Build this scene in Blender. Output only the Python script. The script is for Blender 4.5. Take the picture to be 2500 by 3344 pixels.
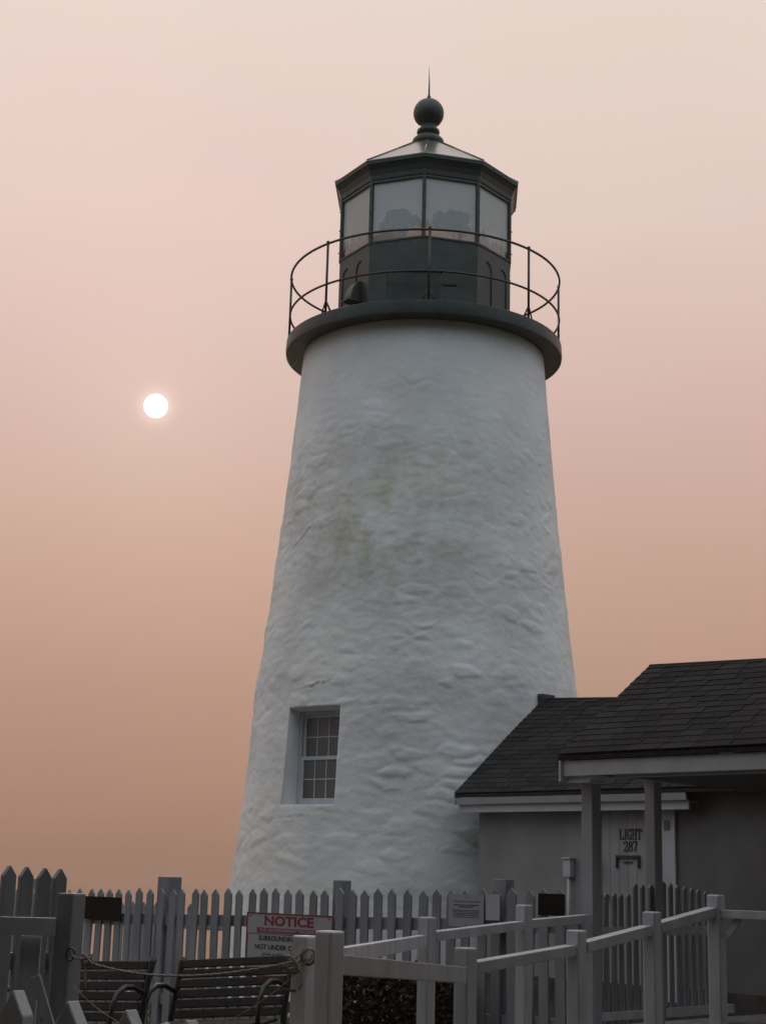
import bpy, bmesh, math, random
from math import sin, cos, pi, radians, sqrt, exp
from mathutils import Vector, Matrix, noise

random.seed(7)
for o in list(bpy.data.objects):
    bpy.data.objects.remove(o)
scene = bpy.context.scene
COL = scene.collection

# ------------------------------------------------------------------ camera
cam_d = bpy.data.cameras.new('camera')
cam_d.sensor_fit = 'VERTICAL'
cam_d.sensor_height = 24.0
cam_d.lens = 24.0 * 5000.0 / 3344.0
cam_d.clip_start = 0.05
cam_d.clip_end = 20000
cam = bpy.data.objects.new('camera', cam_d)
COL.objects.link(cam)
PITCH, ROLL, YAW = radians(13.414), radians(1.551), radians(-1.428)
fw = Vector((0, cos(PITCH), sin(PITCH))); up = Vector((0, -sin(PITCH), cos(PITCH))); rt = Vector((1, 0, 0))
r2 = rt * cos(ROLL) + up * sin(ROLL)
u2 = up * cos(ROLL) - rt * sin(ROLL)
Rz = Matrix.Rotation(-YAW, 3, 'Z')
r2, u2, fw = Rz @ r2, Rz @ u2, Rz @ fw
cam.matrix_world = Matrix(((r2.x, u2.x, -fw.x, 0), (r2.y, u2.y, -fw.y, 0), (r2.z, u2.z, -fw.z, 1.55), (0, 0, 0, 1)))
scene.camera = cam

# ------------------------------------------------------------------ sky, sun, exposure
SUN_EL, SUN_AZ = radians(16.95), radians(-10.33)      # azimuth from +Y towards +X
SUN = Vector((sin(SUN_AZ) * cos(SUN_EL), cos(SUN_AZ) * cos(SUN_EL), sin(SUN_EL)))
world = bpy.data.worlds.new('World')
scene.world = world
world.use_nodes = True
nt = world.node_tree
nt.nodes.clear()
def N(t, **k):
    n = nt.nodes.new(t)
    for a, b in k.items():
        setattr(n, a, b)
    return n
def wmath(op, a, b=None, clamp=False):
    n = N('ShaderNodeMath', operation=op, use_clamp=clamp)
    for i, v in enumerate((a, b)):
        if v is None: continue
        if isinstance(v, (int, float)): n.inputs[i].default_value = v
        else: nt.links.new(v, n.inputs[i])
    return n.outputs[0]
tc = N('ShaderNodeTexCoord')
nrm = N('ShaderNodeVectorMath', operation='NORMALIZE')
nt.links.new(tc.outputs['Generated'], nrm.inputs[0])
sep = N('ShaderNodeSeparateXYZ')
nt.links.new(nrm.outputs[0], sep.inputs[0])
def wramp(fac, stops):
    r = N('ShaderNodeValToRGB')
    el = r.color_ramp.elements
    while len(el) > 1: el.remove(el[-1])
    el[0].position = stops[0][0]; el[0].color = (*stops[0][1], 1)
    for p, c in stops[1:]:
        e = el.new(p); e.color = (*c, 1)
    nt.links.new(fac, r.inputs[0])
    return r.outputs[0]
sunward = wramp(sep.outputs['Z'], [(0, (.395, .232, .166)), (.026, (.415, .248, .179)), (.115, (.482, .304, .229)), (.2045, (.585, .395, .310)),
                                   (.292, (.665, .482, .418)), (.407, (.765, .61, .54)), (.53, (.805, .685, .60)), (.75, (.90, .82, .75)), (1, (.98, .97, .95))])
away = wramp(sep.outputs['Z'], [(0, (.20, .19, .19)), (.12, (.28, .30, .32)), (.3, (.44, .50, .56)), (.55, (.65, .75, .84)), (.8, (.82, .90, .97)), (1, (.94, .95, .96))])
wn2 = N('ShaderNodeTexNoise'); wn2.inputs['Scale'].default_value = 5.0; wn2.inputs['Detail'].default_value = 2
nt.links.new(nrm.outputs[0], wn2.inputs['Vector'])
tint = wramp(wn2.outputs[0], [(.35, (1.012, .955, .995)), (.65, (1.0, .985, 1.0))])
tmul = N('ShaderNodeVectorMath', operation='MULTIPLY')
nt.links.new(sunward, tmul.inputs[0]); nt.links.new(tint, tmul.inputs[1])
sunward = tmul.outputs[0]
hd = N('ShaderNodeVectorMath', operation='DOT_PRODUCT')
nt.links.new(nrm.outputs[0], hd.inputs[0]); hd.inputs[1].default_value = (sin(SUN_AZ), cos(SUN_AZ), 0)
mr = N('ShaderNodeMapRange', interpolation_type='SMOOTHSTEP')
nt.links.new(hd.outputs['Value'], mr.inputs[0])
mr.inputs[1].default_value = .72; mr.inputs[2].default_value = -.45
mixs = N('ShaderNodeMix', data_type='RGBA')
nt.links.new(mr.outputs[0], mixs.inputs[0]); nt.links.new(sunward, mixs.inputs[6]); nt.links.new(away, mixs.inputs[7])
# thin unevenness of the smoke
wn = N('ShaderNodeTexNoise'); wn.inputs['Scale'].default_value = 2.2; wn.inputs['Detail'].default_value = 3
nt.links.new(nrm.outputs[0], wn.inputs['Vector'])
wv = N('ShaderNodeMapRange'); nt.links.new(wn.outputs[0], wv.inputs[0])
wv.inputs[1].default_value = .3; wv.inputs[2].default_value = .7; wv.inputs[3].default_value = .965; wv.inputs[4].default_value = 1.035
vm = N('ShaderNodeVectorMath', operation='SCALE')
nt.links.new(mixs.outputs[2], vm.inputs[0]); nt.links.new(wv.outputs[0], vm.inputs['Scale'])
# the veiled sun: a white disc and its small glow
sd = N('ShaderNodeVectorMath', operation='DOT_PRODUCT')
nt.links.new(nrm.outputs[0], sd.inputs[0]); sd.inputs[1].default_value = SUN
ang = wmath('ARCCOSINE', wmath('MINIMUM', sd.outputs['Value'], .9999999))
ang = wmath('MULTIPLY', ang, 180 / pi)
disc = N('ShaderNodeMapRange', interpolation_type='SMOOTHSTEP')
nt.links.new(ang, disc.inputs[0]); disc.inputs[1].default_value = .455; disc.inputs[2].default_value = .405; disc.inputs[4].default_value = 2.2
glow = wmath('MULTIPLY', wmath('POWER', 2.718, wmath('MULTIPLY', wmath('MULTIPLY', ang, ang), -3.8)), .38)
glow2 = wmath('MULTIPLY', wmath('POWER', 2.718, wmath('MULTIPLY', ang, -.35)), .05)
sunv = N('ShaderNodeVectorMath', operation='SCALE'); sunv.inputs[0].default_value = (1, .93, .85)
nt.links.new(wmath('ADD', wmath('ADD', disc.outputs[0], glow), glow2), sunv.inputs['Scale'])
addv = N('ShaderNodeVectorMath', operation='ADD')
nt.links.new(vm.outputs[0], addv.inputs[0]); nt.links.new(sunv.outputs[0], addv.inputs[1])
bg = N('ShaderNodeBackground'); nt.links.new(addv.outputs[0], bg.inputs[0]); bg.inputs[1].default_value = 1.0
sky = N('ShaderNodeTexSky', sky_type='NISHITA')
sky.sun_disc = False; sky.sun_elevation = SUN_EL; sky.sun_rotation = SUN_AZ
sky.air_density = 1.0; sky.dust_density = 6.0; sky.ozone_density = 1.0
bg2 = N('ShaderNodeBackground'); nt.links.new(sky.outputs[0], bg2.inputs[0]); bg2.inputs[1].default_value = .0006
ads = N('ShaderNodeAddShader'); nt.links.new(bg.outputs[0], ads.inputs[0]); nt.links.new(bg2.outputs[0], ads.inputs[1])
wo = N('ShaderNodeOutputWorld'); nt.links.new(ads.outputs[0], wo.inputs[0])

sun_d = bpy.data.lights.new('sun', 'SUN')
sun_d.energy = .32; sun_d.angle = radians(1.0); sun_d.color = (1, .76, .58)
sun_o = bpy.data.objects.new('sun', sun_d); COL.objects.link(sun_o)
sun_o.rotation_euler = (-SUN).to_track_quat('-Z', 'Y').to_euler()
sun_o.location = SUN * 60

vs = scene.view_settings
vs.view_transform = 'Standard'; vs.look = 'None'; vs.exposure = 0; vs.gamma = 1; vs.use_curve_mapping = False
scene.cycles.use_denoising = True
scene.cycles.max_bounces = 10
scene.cycles.transparent_max_bounces = 24
scene.cycles.volume_bounces = 2

# ------------------------------------------------------------------ materials
MATS = {}
def mat(name, col, rough=.6, var=.12, scale=6, bump=.0, bscale=40, metallic=0, col2=None, stretch=(1, 1, 1), rnd=0.0, spec=.5):
    m = bpy.data.materials.new(name); m.use_nodes = True
    t = m.node_tree; b = t.nodes['Principled BSDF']
    b.inputs['Roughness'].default_value = rough; b.inputs['Metallic'].default_value = metallic
    b.inputs['Specular IOR Level'].default_value = spec
    tcn = t.nodes.new('ShaderNodeTexCoord'); mp = t.nodes.new('ShaderNodeMapping'); mp.inputs['Scale'].default_value = stretch
    gm = t.nodes.new('ShaderNodeNewGeometry')
    t.links.new(gm.outputs['Position'], mp.inputs[0])
    nz = t.nodes.new('ShaderNodeTexNoise'); nz.inputs['Scale'].default_value = scale; nz.inputs['Detail'].default_value = 6
    t.links.new(mp.outputs[0], nz.inputs['Vector'])
    rp = t.nodes.new('ShaderNodeValToRGB')
    c2 = col2 or tuple(c * (1 - var * 2) for c in col)
    rp.color_ramp.elements[0].position = .32; rp.color_ramp.elements[0].color = (*c2, 1)
    rp.color_ramp.elements[1].position = .66; rp.color_ramp.elements[1].color = (*col, 1)
    t.links.new(nz.outputs[0], rp.inputs[0])
    out = rp.outputs[0]
    if rnd:
        oi = t.nodes.new('ShaderNodeObjectInfo'); mr = t.nodes.new('ShaderNodeMapRange')
        mr.inputs[3].default_value = 1 - rnd; mr.inputs[4].default_value = 1 + rnd
        t.links.new(oi.outputs['Random'], mr.inputs[0])
        sc_ = t.nodes.new('ShaderNodeVectorMath'); sc_.operation = 'SCALE'
        t.links.new(out, sc_.inputs[0]); t.links.new(mr.outputs[0], sc_.inputs['Scale']); out = sc_.outputs[0]
    t.links.new(out, b.inputs['Base Color'])
    if bump:
        n2 = t.nodes.new('ShaderNodeTexNoise'); n2.inputs['Scale'].default_value = bscale; n2.inputs['Detail'].default_value = 5
        t.links.new(mp.outputs[0], n2.inputs['Vector'])
        bp = t.nodes.new('ShaderNodeBump'); bp.inputs['Strength'].default_value = bump; bp.inputs['Distance'].default_value = .01
        t.links.new(n2.outputs[0], bp.inputs['Height']); t.links.new(bp.outputs[0], b.inputs['Normal'])
    MATS[name] = m
    return m
POSTW = mat('porch_post_paint', (.35, .375, .41), .55, .09, 7, .25, 60, stretch=(1, 1, .25), rnd=.05)  # white posts greyed, foreground shade held in the colour
DARKW = mat('grey_siding', (.15, .152, .155), .7, .1, 3, .3, 30)  # shade under the porch painted in as a darker wall colour
LITW = mat('fresh_white_paint', (.76, .79, .84), .5, .07, 7, .25, 60, stretch=(1, 1, .25), rnd=.04)  # lighter copy of the white paint, brighter light put into the colour
SHADEW = mat('weathered_white_paint', (.265, .285, .315), .6, .16, 7, .25, 60, stretch=(1, 1, .25), rnd=.08)  # greyed copy of the white paint, shade put into the colour
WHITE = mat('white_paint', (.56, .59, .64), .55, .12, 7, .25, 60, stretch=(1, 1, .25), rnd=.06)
WALLW = mat('white_plaster', (.31, .32, .325), .7, .14, 1.4, .3, 30)  # white walls greyed, part of their shade is in the colour
TRIM = mat('trim_paint', (.50, .53, .57), .5, .07, 5, .2, 50)
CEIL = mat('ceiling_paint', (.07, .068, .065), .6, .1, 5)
IRON = mat('dark_green_metal', (.022, .046, .041), .45, .22, 4, .25, 30, col2=(.014, .025, .023))
def rusty(m, amount):
    t = m.node_tree; b = t.nodes['Principled BSDF']; base = b.inputs['Base Color'].links[0].from_socket
    gm = t.nodes.new('ShaderNodeNewGeometry'); mp = t.nodes.new('ShaderNodeMapping'); mp.inputs['Scale'].default_value = (1, 1, .35); t.links.new(gm.outputs['Position'], mp.inputs[0])
    nz = t.nodes.new('ShaderNodeTexNoise'); nz.inputs['Scale'].default_value = 9; nz.inputs['Detail'].default_value = 7; nz.inputs['Roughness'].default_value = .7; t.links.new(mp.outputs[0], nz.inputs['Vector'])
    mr = t.nodes.new('ShaderNodeMapRange'); t.links.new(nz.outputs[0], mr.inputs[0]); mr.inputs[1].default_value = .56; mr.inputs[2].default_value = .72; mr.inputs[4].default_value = amount
    mx = t.nodes.new('ShaderNodeMix'); mx.data_type = 'RGBA'; t.links.new(mr.outputs[0], mx.inputs[0]); t.links.new(base, mx.inputs[6]); mx.inputs[7].default_value = (.085, .07, .05, 1)
    t.links.new(mx.outputs[2], b.inputs['Base Color'])
rusty(IRON, .7)
IRON2 = mat('railing_metal', (.028, .034, .035), .45, .15, 10)
ROOFM = mat('lantern_roof_metal', (.30, .30, .29), .24, .15, 3, .12, 12, metallic=.75)
SHING = mat('asphalt_shingle', (.036, .036, .037), .9, .15, 30, .6, 220, rnd=.28, spec=.15)
BENCHM = mat('dark_bench_wood', (.030, .027, .025), .5, .2, 14, .3, 60, stretch=(.3, .3, 2))
BIRON = mat('bench_iron', (.018, .018, .019), .45, .2, 12)
ROPE = mat('rope_fibre', (.50, .47, .40), .85, .2, 60, .8, 220)
GALV = mat('galvanised_metal', (.25, .25, .25), .4, .2, 20, metallic=.8)
BLACKS = mat('black_sign', (.012, .012, .011), .8, .1, 8, spec=.15)
SIGNW = mat('sign_white', (.36, .38, .42), .4, .05, 5)
RED = mat('sign_red', (.24, .025, .055), .5, .1, 10)
INK = mat('black_ink', (.02, .022, .03), .6, .1, 10)
GREYINK = mat('grey_ink', (.14, .15, .19), .6, .1, 10)
DOORP = mat('door_paint', (.33, .345, .36), .55, .08, 6, .2, 40, stretch=(1, 1, .2), rnd=.04)
FLOORP = mat('porch_boards', (.20, .20, .20), .7, .2, 9, .3, 40, rnd=.12)
BARK = mat('bark', (.10, .08, .06), .9, .25, 6, .6, 20)
STONE = mat('foundation_stone', (.10, .095, .09), .9, .3, 4, .6, 18)
INTERIOR = mat('lantern_interior', (.07, .075, .07), .7, .1, 4)
def leafmat():
    m = mat('leaves', (.055, .085, .03), .6, .25, 1.5, rnd=0)
    return m
LEAF = leafmat()
GRASSM = mat('grass_blades', (.10, .105, .025), .7, .3, 3)
GROUND = mat('lawn_soil', (.055, .065, .030), .95, .35, 1.6, .8, 30, col2=(.035, .036, .022))
def water():
    m = mat('sea_water', (.045, .045, .042), .06, .1, .05, 0, .4, spec=.5); return m
SEA = water()
def glassmat(side=False):
    # storm panes: a dim mirror of the sky, a milky film, thinner inside one ragged blob
    m = bpy.data.materials.new('storm_pane'); m.use_nodes = True
    t = m.node_tree; t.nodes.clear()
    o = t.nodes.new('ShaderNodeOutputMaterial')
    tr = t.nodes.new('ShaderNodeBsdfTransparent'); tr.inputs[0].default_value = (.90, .93, .93, 1)
    gl = t.nodes.new('ShaderNodeBsdfGlossy'); gl.inputs[1].default_value = .03; gl.inputs[0].default_value = (.95, .97, .97, 1)
    df = t.nodes.new('ShaderNodeBsdfDiffuse'); df.inputs[0].default_value = (.84, .87, .86, 1)
    tl = t.nodes.new('ShaderNodeBsdfTranslucent'); tl.inputs[0].default_value = (.90, .90, .90, 1)
    mf = t.nodes.new('ShaderNodeMixShader'); mf.inputs[0].default_value = .45
    t.links.new(df.outputs[0], mf.inputs[1]); t.links.new(tl.outputs[0], mf.inputs[2])
    m1 = t.nodes.new('ShaderNodeMixShader'); m2 = t.nodes.new('ShaderNodeMixShader')
    fr = t.nodes.new('ShaderNodeFresnel'); fr.inputs[0].default_value = 1.75
    def M0(a):
        n = t.nodes.new('ShaderNodeMath'); n.operation = 'ADD'; n.use_clamp = True; t.links.new(a, n.inputs[0]); n.inputs[1].default_value = .10; return n.outputs[0]
    t.links.new(M0(fr.outputs[0]), m1.inputs[0]); t.links.new(tr.outputs[0], m1.inputs[1]); t.links.new(gl.outputs[0], m1.inputs[2])
    # film mask from pane coordinates (UV: u across, v up) stored per pane
    uv = t.nodes.new('ShaderNodeTexCoord')
    gm = t.nodes.new('ShaderNodeNewGeometry')
    nz = t.nodes.new('ShaderNodeTexNoise'); nz.inputs['Scale'].default_value = 6.5; nz.inputs['Detail'].default_value = 5
    t.links.new(gm.outputs['Position'], nz.inputs['Vector'])
    sp = t.nodes.new('ShaderNodeSeparateXYZ'); t.links.new(uv.outputs['UV'], sp.inputs[0])
    def M(op, a, b, clamp=False):
        n = t.nodes.new('ShaderNodeMath'); n.operation = op; n.use_clamp = clamp
        for i, v in enumerate((a, b)):
            if isinstance(v, (int, float)): n.inputs[i].default_value = v
            else: t.links.new(v, n.inputs[i])
        return n.outputs[0]
    dx = M('MULTIPLY', M('SUBTRACT', sp.outputs[0], .54), 2.75)
    dy = M('MULTIPLY', M('SUBTRACT', sp.outputs[1], .30), 4.6)
    rr = M('SQRT', M('ADD', M('MULTIPLY', dx, dx), M('MULTIPLY', dy, dy)), 0)
    rr = M('ADD', rr, M('MULTIPLY', M('SUBTRACT', nz.outputs[0], .5), 1.7))
    blob = t.nodes.new('ShaderNodeMapRange'); blob.interpolation_type = 'SMOOTHSTEP'
    t.links.new(rr, blob.inputs[0]); blob.inputs[1].default_value = 1.06; blob.inputs[2].default_value = .86
    low = t.nodes.new('ShaderNodeMapRange'); low.interpolation_type = 'SMOOTHSTEP'
    t.links.new(M('ADD', sp.outputs[1], M('MULTIPLY', M('SUBTRACT', nz.outputs[0], .5), .55)), low.inputs[0]); low.inputs[1].default_value = .30; low.inputs[2].default_value = .12
    op = M('SUBTRACT', .78, M('MULTIPLY', blob.outputs[0], .10 if side else .70))
    op = M('ADD', op, M('MULTIPLY', low.outputs[0], -.55 if side else .40), True)
    t.links.new(M('ADD', .35, M('MULTIPLY', low.outputs[0], .5)), mf.inputs[0])
    t.links.new(op, m2.inputs[0]); t.links.new(m1.outputs[0], m2.inputs[1]); t.links.new(mf.outputs[0], m2.inputs[2])
    t.links.new(m2.outputs[0], o.inputs[0])
    return m
PANE = glassmat()
PANE_SIDE = glassmat(True)
def clearglass():
    m = bpy.data.materials.new('clear_pane'); m.use_nodes = True; t = m.node_tree; t.nodes.clear()
    o = t.nodes.new('ShaderNodeOutputMaterial'); a = t.nodes.new('ShaderNodeBsdfTransparent'); a.inputs[0].default_value = (.94, .95, .95, 1)
    g = t.nodes.new('ShaderNodeBsdfGlossy'); g.inputs[1].default_value = .05; f = t.nodes.new('ShaderNodeFresnel'); f.inputs[0].default_value = 1.5
    x = t.nodes.new('ShaderNodeMixShader'); t.links.new(f.outputs[0], x.inputs[0]); t.links.new(a.outputs[0], x.inputs[1]); t.links.new(g.outputs[0], x.inputs[2]); t.links.new(x.outputs[0], o.inputs[0])
    return m
PANE_CLEAR = clearglass()
def winglass():
    m = bpy.data.materials.new('window_glass'); m.use_nodes = True
    b = m.node_tree.nodes['Principled BSDF']
    b.inputs['Base Color'].default_value = (.085, .091, .093, 1); b.inputs['Roughness'].default_value = .3
    b.inputs['Specular IOR Level'].default_value = .6
    return m
WINGLASS = winglass()
def towermat():
    m = mat('whitewashed_rubble', (.83, .84, .85), .8, .1, 1.3, .5, 16)
    t = m.node_tree; b = t.nodes['Principled BSDF']
    base = b.inputs['Base Color'].links[0].from_socket
    gm = t.nodes.new('ShaderNodeNewGeometry'); sp = t.nodes.new('ShaderNodeSeparateXYZ'); t.links.new(gm.outputs['Position'], sp.inputs[0])
    def M(op, a, b_, clamp=False):
        n = t.nodes.new('ShaderNodeMath'); n.operation = op; n.use_clamp = clamp
        for i, v in enumerate((a, b_)):
            if isinstance(v, (int, float)): n.inputs[i].default_value = v
            else: t.links.new(v, n.inputs[i])
        return n.outputs[0]
    # olive weather stain in a belt half way up
    mp = t.nodes.new('ShaderNodeMapping'); mp.inputs['Scale'].default_value = (1.5, 1.5, .8); t.links.new(gm.outputs['Position'], mp.inputs[0])
    n1 = t.nodes.new('ShaderNodeTexNoise'); n1.inputs['Scale'].default_value = 1.5; n1.inputs['Detail'].default_value = 6; n1.inputs['Roughness'].default_value = .6
    t.links.new(mp.outputs[0], n1.inputs['Vector'])
    dz = M('DIVIDE', M('SUBTRACT', sp.outputs[2], 5.75), 1.05); dx = M('DIVIDE', M('ADD', sp.outputs[0], .45), 1.15)
    g = M('POWER', 2.718, M('MULTIPLY', M('ADD', M('MULTIPLY', dz, dz), M('MULTIPLY', dx, dx)), -1.0))
    s = t.nodes.new('ShaderNodeMapRange'); s.interpolation_type = 'SMOOTHSTEP'; t.links.new(n1.outputs[0], s.inputs[0]); s.inputs[1].default_value = .34; s.inputs[2].default_value = .66
    fac = M('MULTIPLY', M('MULTIPLY', g, s.outputs[0]), .95, True)
    mx = t.nodes.new('ShaderNodeMix'); mx.data_type = 'RGBA'; t.links.new(fac, mx.inputs[0]); t.links.new(base, mx.inputs[6]); mx.inputs[7].default_value = (.40, .38, .26, 1)
    # scattered soot specks and grey scuffs
    n2 = t.nodes.new('ShaderNodeTexNoise'); n2.inputs['Scale'].default_value = 17; n2.inputs['Detail'].default_value = 4; t.links.new(gm.outputs['Position'], n2.inputs['Vector'])
    k = t.nodes.new('ShaderNodeMapRange'); t.links.new(n2.outputs[0], k.inputs[0]); k.inputs[1].default_value = .70; k.inputs[2].default_value = .78; k.inputs[4].default_value = .55
    mx2 = t.nodes.new('ShaderNodeMix'); mx2.data_type = 'RGBA'; t.links.new(k.outputs[0], mx2.inputs[0]); t.links.new(mx.outputs[2], mx2.inputs[6]); mx2.inputs[7].default_value = (.26, .26, .25, 1)
    # yellowish lime low down
    n3 = t.nodes.new('ShaderNodeTexNoise'); n3.inputs['Scale'].default_value = .9; n3.inputs['Detail'].default_value = 4; t.links.new(gm.outputs['Position'], n3.inputs['Vector'])
    k3 = t.nodes.new('ShaderNodeMapRange'); k3.interpolation_type = 'SMOOTHSTEP'; t.links.new(n3.outputs[0], k3.inputs[0]); k3.inputs[1].default_value = .45; k3.inputs[2].default_value = .7; k3.inputs[4].default_value = .45
    mx3 = t.nodes.new('ShaderNodeMix'); mx3.data_type = 'RGBA'; t.links.new(k3.outputs[0], mx3.inputs[0]); t.links.new(mx2.outputs[2], mx3.inputs[6]); mx3.inputs[7].default_value = (.78, .77, .69, 1)
    t.links.new(mx3.outputs[2], b.inputs['Base Color'])
    return m
TOWER = towermat()

# ------------------------------------------------------------------ builders
class MB:
    def __init__(s): s.v = []; s.f = []
    def slab(s, a, b, c_, d, th, n=12, m=6):
        """a thick sheet over four corners, bilinear, th down"""
        g = [[a.lerp(b, i / n).lerp(d.lerp(c_, i / n), j / m) for i in range(n + 1)] for j in range(m + 1)]
        w = n + 1; k = w * (m + 1); vs = [p for r in g for p in r]; vs += [p - Vector((0, 0, th)) for p in vs]
        fs = []
        for j in range(m):
            for i in range(n):
                q = (j * w + i, j * w + i + 1, (j + 1) * w + i + 1, (j + 1) * w + i); fs.append(q); fs.append(tuple(x + k for x in reversed(q)))
        rim = [i for i in range(w)] + [j * w + n for j in range(1, m + 1)] + [m * w + i for i in range(n - 1, -1, -1)] + [j * w for j in range(m - 1, 0, -1)]
        for x, y in zip(rim, rim[1:] + rim[:1]): fs.append((x, x + k, y + k, y))
        return s.add(vs, fs)
    def add(s, vs, fs):
        n = len(s.v); s.v += [tuple(p) for p in vs]; s.f += [tuple(i + n for i in f) for f in fs]; return s
    def box(s, a, b, M=None):
        (x0, y0, z0), (x1, y1, z1) = a, b
        vs = [Vector(p) for p in ((x0, y0, z0), (x1, y0, z0), (x1, y1, z0), (x0, y1, z0), (x0, y0, z1), (x1, y0, z1), (x1, y1, z1), (x0, y1, z1))]
        if M is not None: vs = [M @ p for p in vs]
        return s.add(vs, [(3, 2, 1, 0), (4, 5, 6, 7), (0, 1, 5, 4), (1, 2, 6, 5), (2, 3, 7, 6), (3, 0, 4, 7)])
    def beam(s, p, q, w, h, up=Vector((0, 0, 1))):
        """a bar from p to q, w wide across, h tall, top face centred h/2 above the line"""
        p, q = Vector(p), Vector(q); d = (q - p); L = d.length; d.normalize()
        x = d.cross(up).normalized(); z = x.cross(d).normalized()
        M = Matrix(((x.x, d.x, z.x, p.x), (x.y, d.y, z.y, p.y), (x.z, d.z, z.z, p.z), (0, 0, 0, 1)))
        return s.box((-w / 2, 0, -h / 2), (w / 2, L, h / 2), M)
    def tube(s, pts, r, n=8, closed=False, taper=None):
        pts = [Vector(p) for p in pts]; m = len(pts); rings = []
        prev = None
        for i, p in enumerate(pts):
            if closed: d = pts[(i + 1) % m] - pts[i - 1]
            else: d = pts[min(i + 1, m - 1)] - pts[max(i - 1, 0)]
            d.normalize()
            if prev is None:
                a = Vector((0, 0, 1)) if abs(d.z) < .9 else Vector((1, 0, 0))
                x = d.cross(a).normalized()
            else:
                x = (prev - d * prev.dot(d)).normalized()
            prev = x; y = d.cross(x)
            rr = r if taper is None else r * taper[i]
            rings.append([p + (x * cos(2 * pi * k / n) + y * sin(2 * pi * k / n)) * rr for k in range(n)])
        vs = [v for ring in rings for v in ring]; fs = []
        for i in range(m if closed else m - 1):
            j = (i + 1) % m
            for k in range(n):
                k2 = (k + 1) % n
                fs.append((i * n + k, i * n + k2, j * n + k2, j * n + k))
        if not closed:
            fs.append(tuple(range(n - 1, -1, -1))); fs.append(tuple((m - 1) * n + k for k in range(n)))
        return s.add(vs, fs)
    def lathe(s, prof, c=(0, 0), n=48, a0=0.0, cap=False):
        m = len(prof); vs = []; fs = []
        for (r, z) in prof:
            for k in range(n):
                a = a0 + 2 * pi * k / n
                vs.append((c[0] + r * sin(a), c[1] - r * cos(a), z))
        for i in range(m - 1):
            for k in range(n):
                k2 = (k + 1) % n
                fs.append((i * n + k, i * n + k2, (i + 1) * n + k2, (i + 1) * n + k))
        return s.add(vs, fs)
    def prism(s, poly, d):
        """poly: list of Vectors (planar, closed), extruded along vector d"""
        n = len(poly); d = Vector(d)
        vs = [Vector(p) for p in poly] + [Vector(p) + d for p in poly]
        fs = [tuple(range(n - 1, -1, -1)), tuple(range(n, 2 * n))] + [(i, (i + 1) % n, n + (i + 1) % n, n + i) for i in range(n)]
        return s.add(vs, fs)
    def mesh(s, name, m, smooth=False, bevel=0, seg=2):
        me = bpy.data.meshes.new(name); me.from_pydata(s.v, [], s.f)
        bm = bmesh.new(); bm.from_mesh(me)
        bmesh.ops.recalc_face_normals(bm, faces=bm.faces)
        if bevel: bmesh.ops.bevel(bm, geom=list(bm.edges), offset=bevel, segments=seg, affect='EDGES', profile=.6, clamp_overlap=True)
        bm.to_mesh(me); bm.free()
        me.materials.append(m)
        if smooth:
            for p in me.polygons: p.use_smooth = True
        return me
    def obj(s, name, m, parent=None, smooth=False, bevel=0, seg=2):
        return link(name, s.mesh(name, m, smooth, bevel, seg), parent)
def link(name, me, parent=None, M=None):
    o = bpy.data.objects.new(name, me); COL.objects.link(o)
    if M is not None: o.matrix_world = M
    if parent is not None:
        o.parent = parent; o.matrix_parent_inverse = world_of(parent).inverted()
    return o
def world_of(o):
    # every parent here sits on identity or on a plain location: compose by hand, no depsgraph update needed
    m = o.matrix_basis.copy()
    if o.parent: m = world_of(o.parent) @ o.matrix_parent_inverse @ m
    return m
def tag(o, label=None, cat=None, group=None, kind=None):
    if label: o['label'] = label
    if cat: o['category'] = cat
    if group: o['group'] = group
    if kind: o['kind'] = kind
    return o
def thing(name, loc, label, cat, group=None):
    o = bpy.data.objects.new(name, None); COL.objects.link(o); o.location = loc; o.empty_display_size = .2
    return tag(o, label, cat, group)
def text(body, size, m, M, parent, name='lettering', bold=0.0, wide=1.0, width=None):
    cu = bpy.data.curves.new('t', 'FONT'); cu.body = body; cu.size = size; cu.align_x = 'CENTER'; cu.align_y = 'CENTER'
    cu.offset = bold; cu.extrude = .0008; cu.resolution_u = 3
    to = bpy.data.objects.new('t', cu); COL.objects.link(to)
    bpy.context.view_layer.update()
    dg = bpy.context.evaluated_depsgraph_get()
    me = bpy.data.meshes.new_from_object(to.evaluated_get(dg))
    bpy.data.objects.remove(to); bpy.data.curves.remove(cu)
    me.name = name
    xs = [v.co.x for v in me.vertices]
    if width: wide = width / (max(xs) - min(xs))
    for v in me.vertices: v.co.x *= wide
    me.materials.clear(); me.materials.append(m)
    return link(name, me, parent, M)

# house grid: u runs right and towards the viewer, v runs right and away
S2 = sqrt(.5)
UX, VX = Vector((S2, -S2, 0)), Vector((S2, S2, 0))
AX = Vector((0, 19.42, 0))                    # axis of the tower

# ------------------------------------------------------------------ ground, sea
def ground_z(x, y):
    z = .05 * min(1, max(0, y / 9))
    e = max(0, y - 23) + max(0, -x - 14) * .8
    z += .08 * exp(-((x + .8) ** 2 + (y - 11.2) ** 2) / .5)
    return z - 15 * (1 - exp(-e / 22)) + .03 * noise.noise(Vector((x * .4, y * .4, 3)))
xs = [-1400, -600, -200, -90, -50, -35] + [-28 + i * .7 for i in range(70)] + [22, 30, 45, 80, 180, 600, 1400]
ys = [-600, -150, -60, -30] + [-20 + i * .7 for i in range(95)] + [50, 60, 75, 95, 120, 160]
vsg = [(x, y, ground_z(x, y)) for y in ys for x in xs]
nx = len(xs)
fsg = [(j * nx + i, j * nx + i + 1, (j + 1) * nx + i + 1, (j + 1) * nx + i) for j in range(len(ys) - 1) for i in range(nx - 1)]
tag(MB().add(vsg, fsg).obj('ground', GROUND, None, True), kind='structure')
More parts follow.
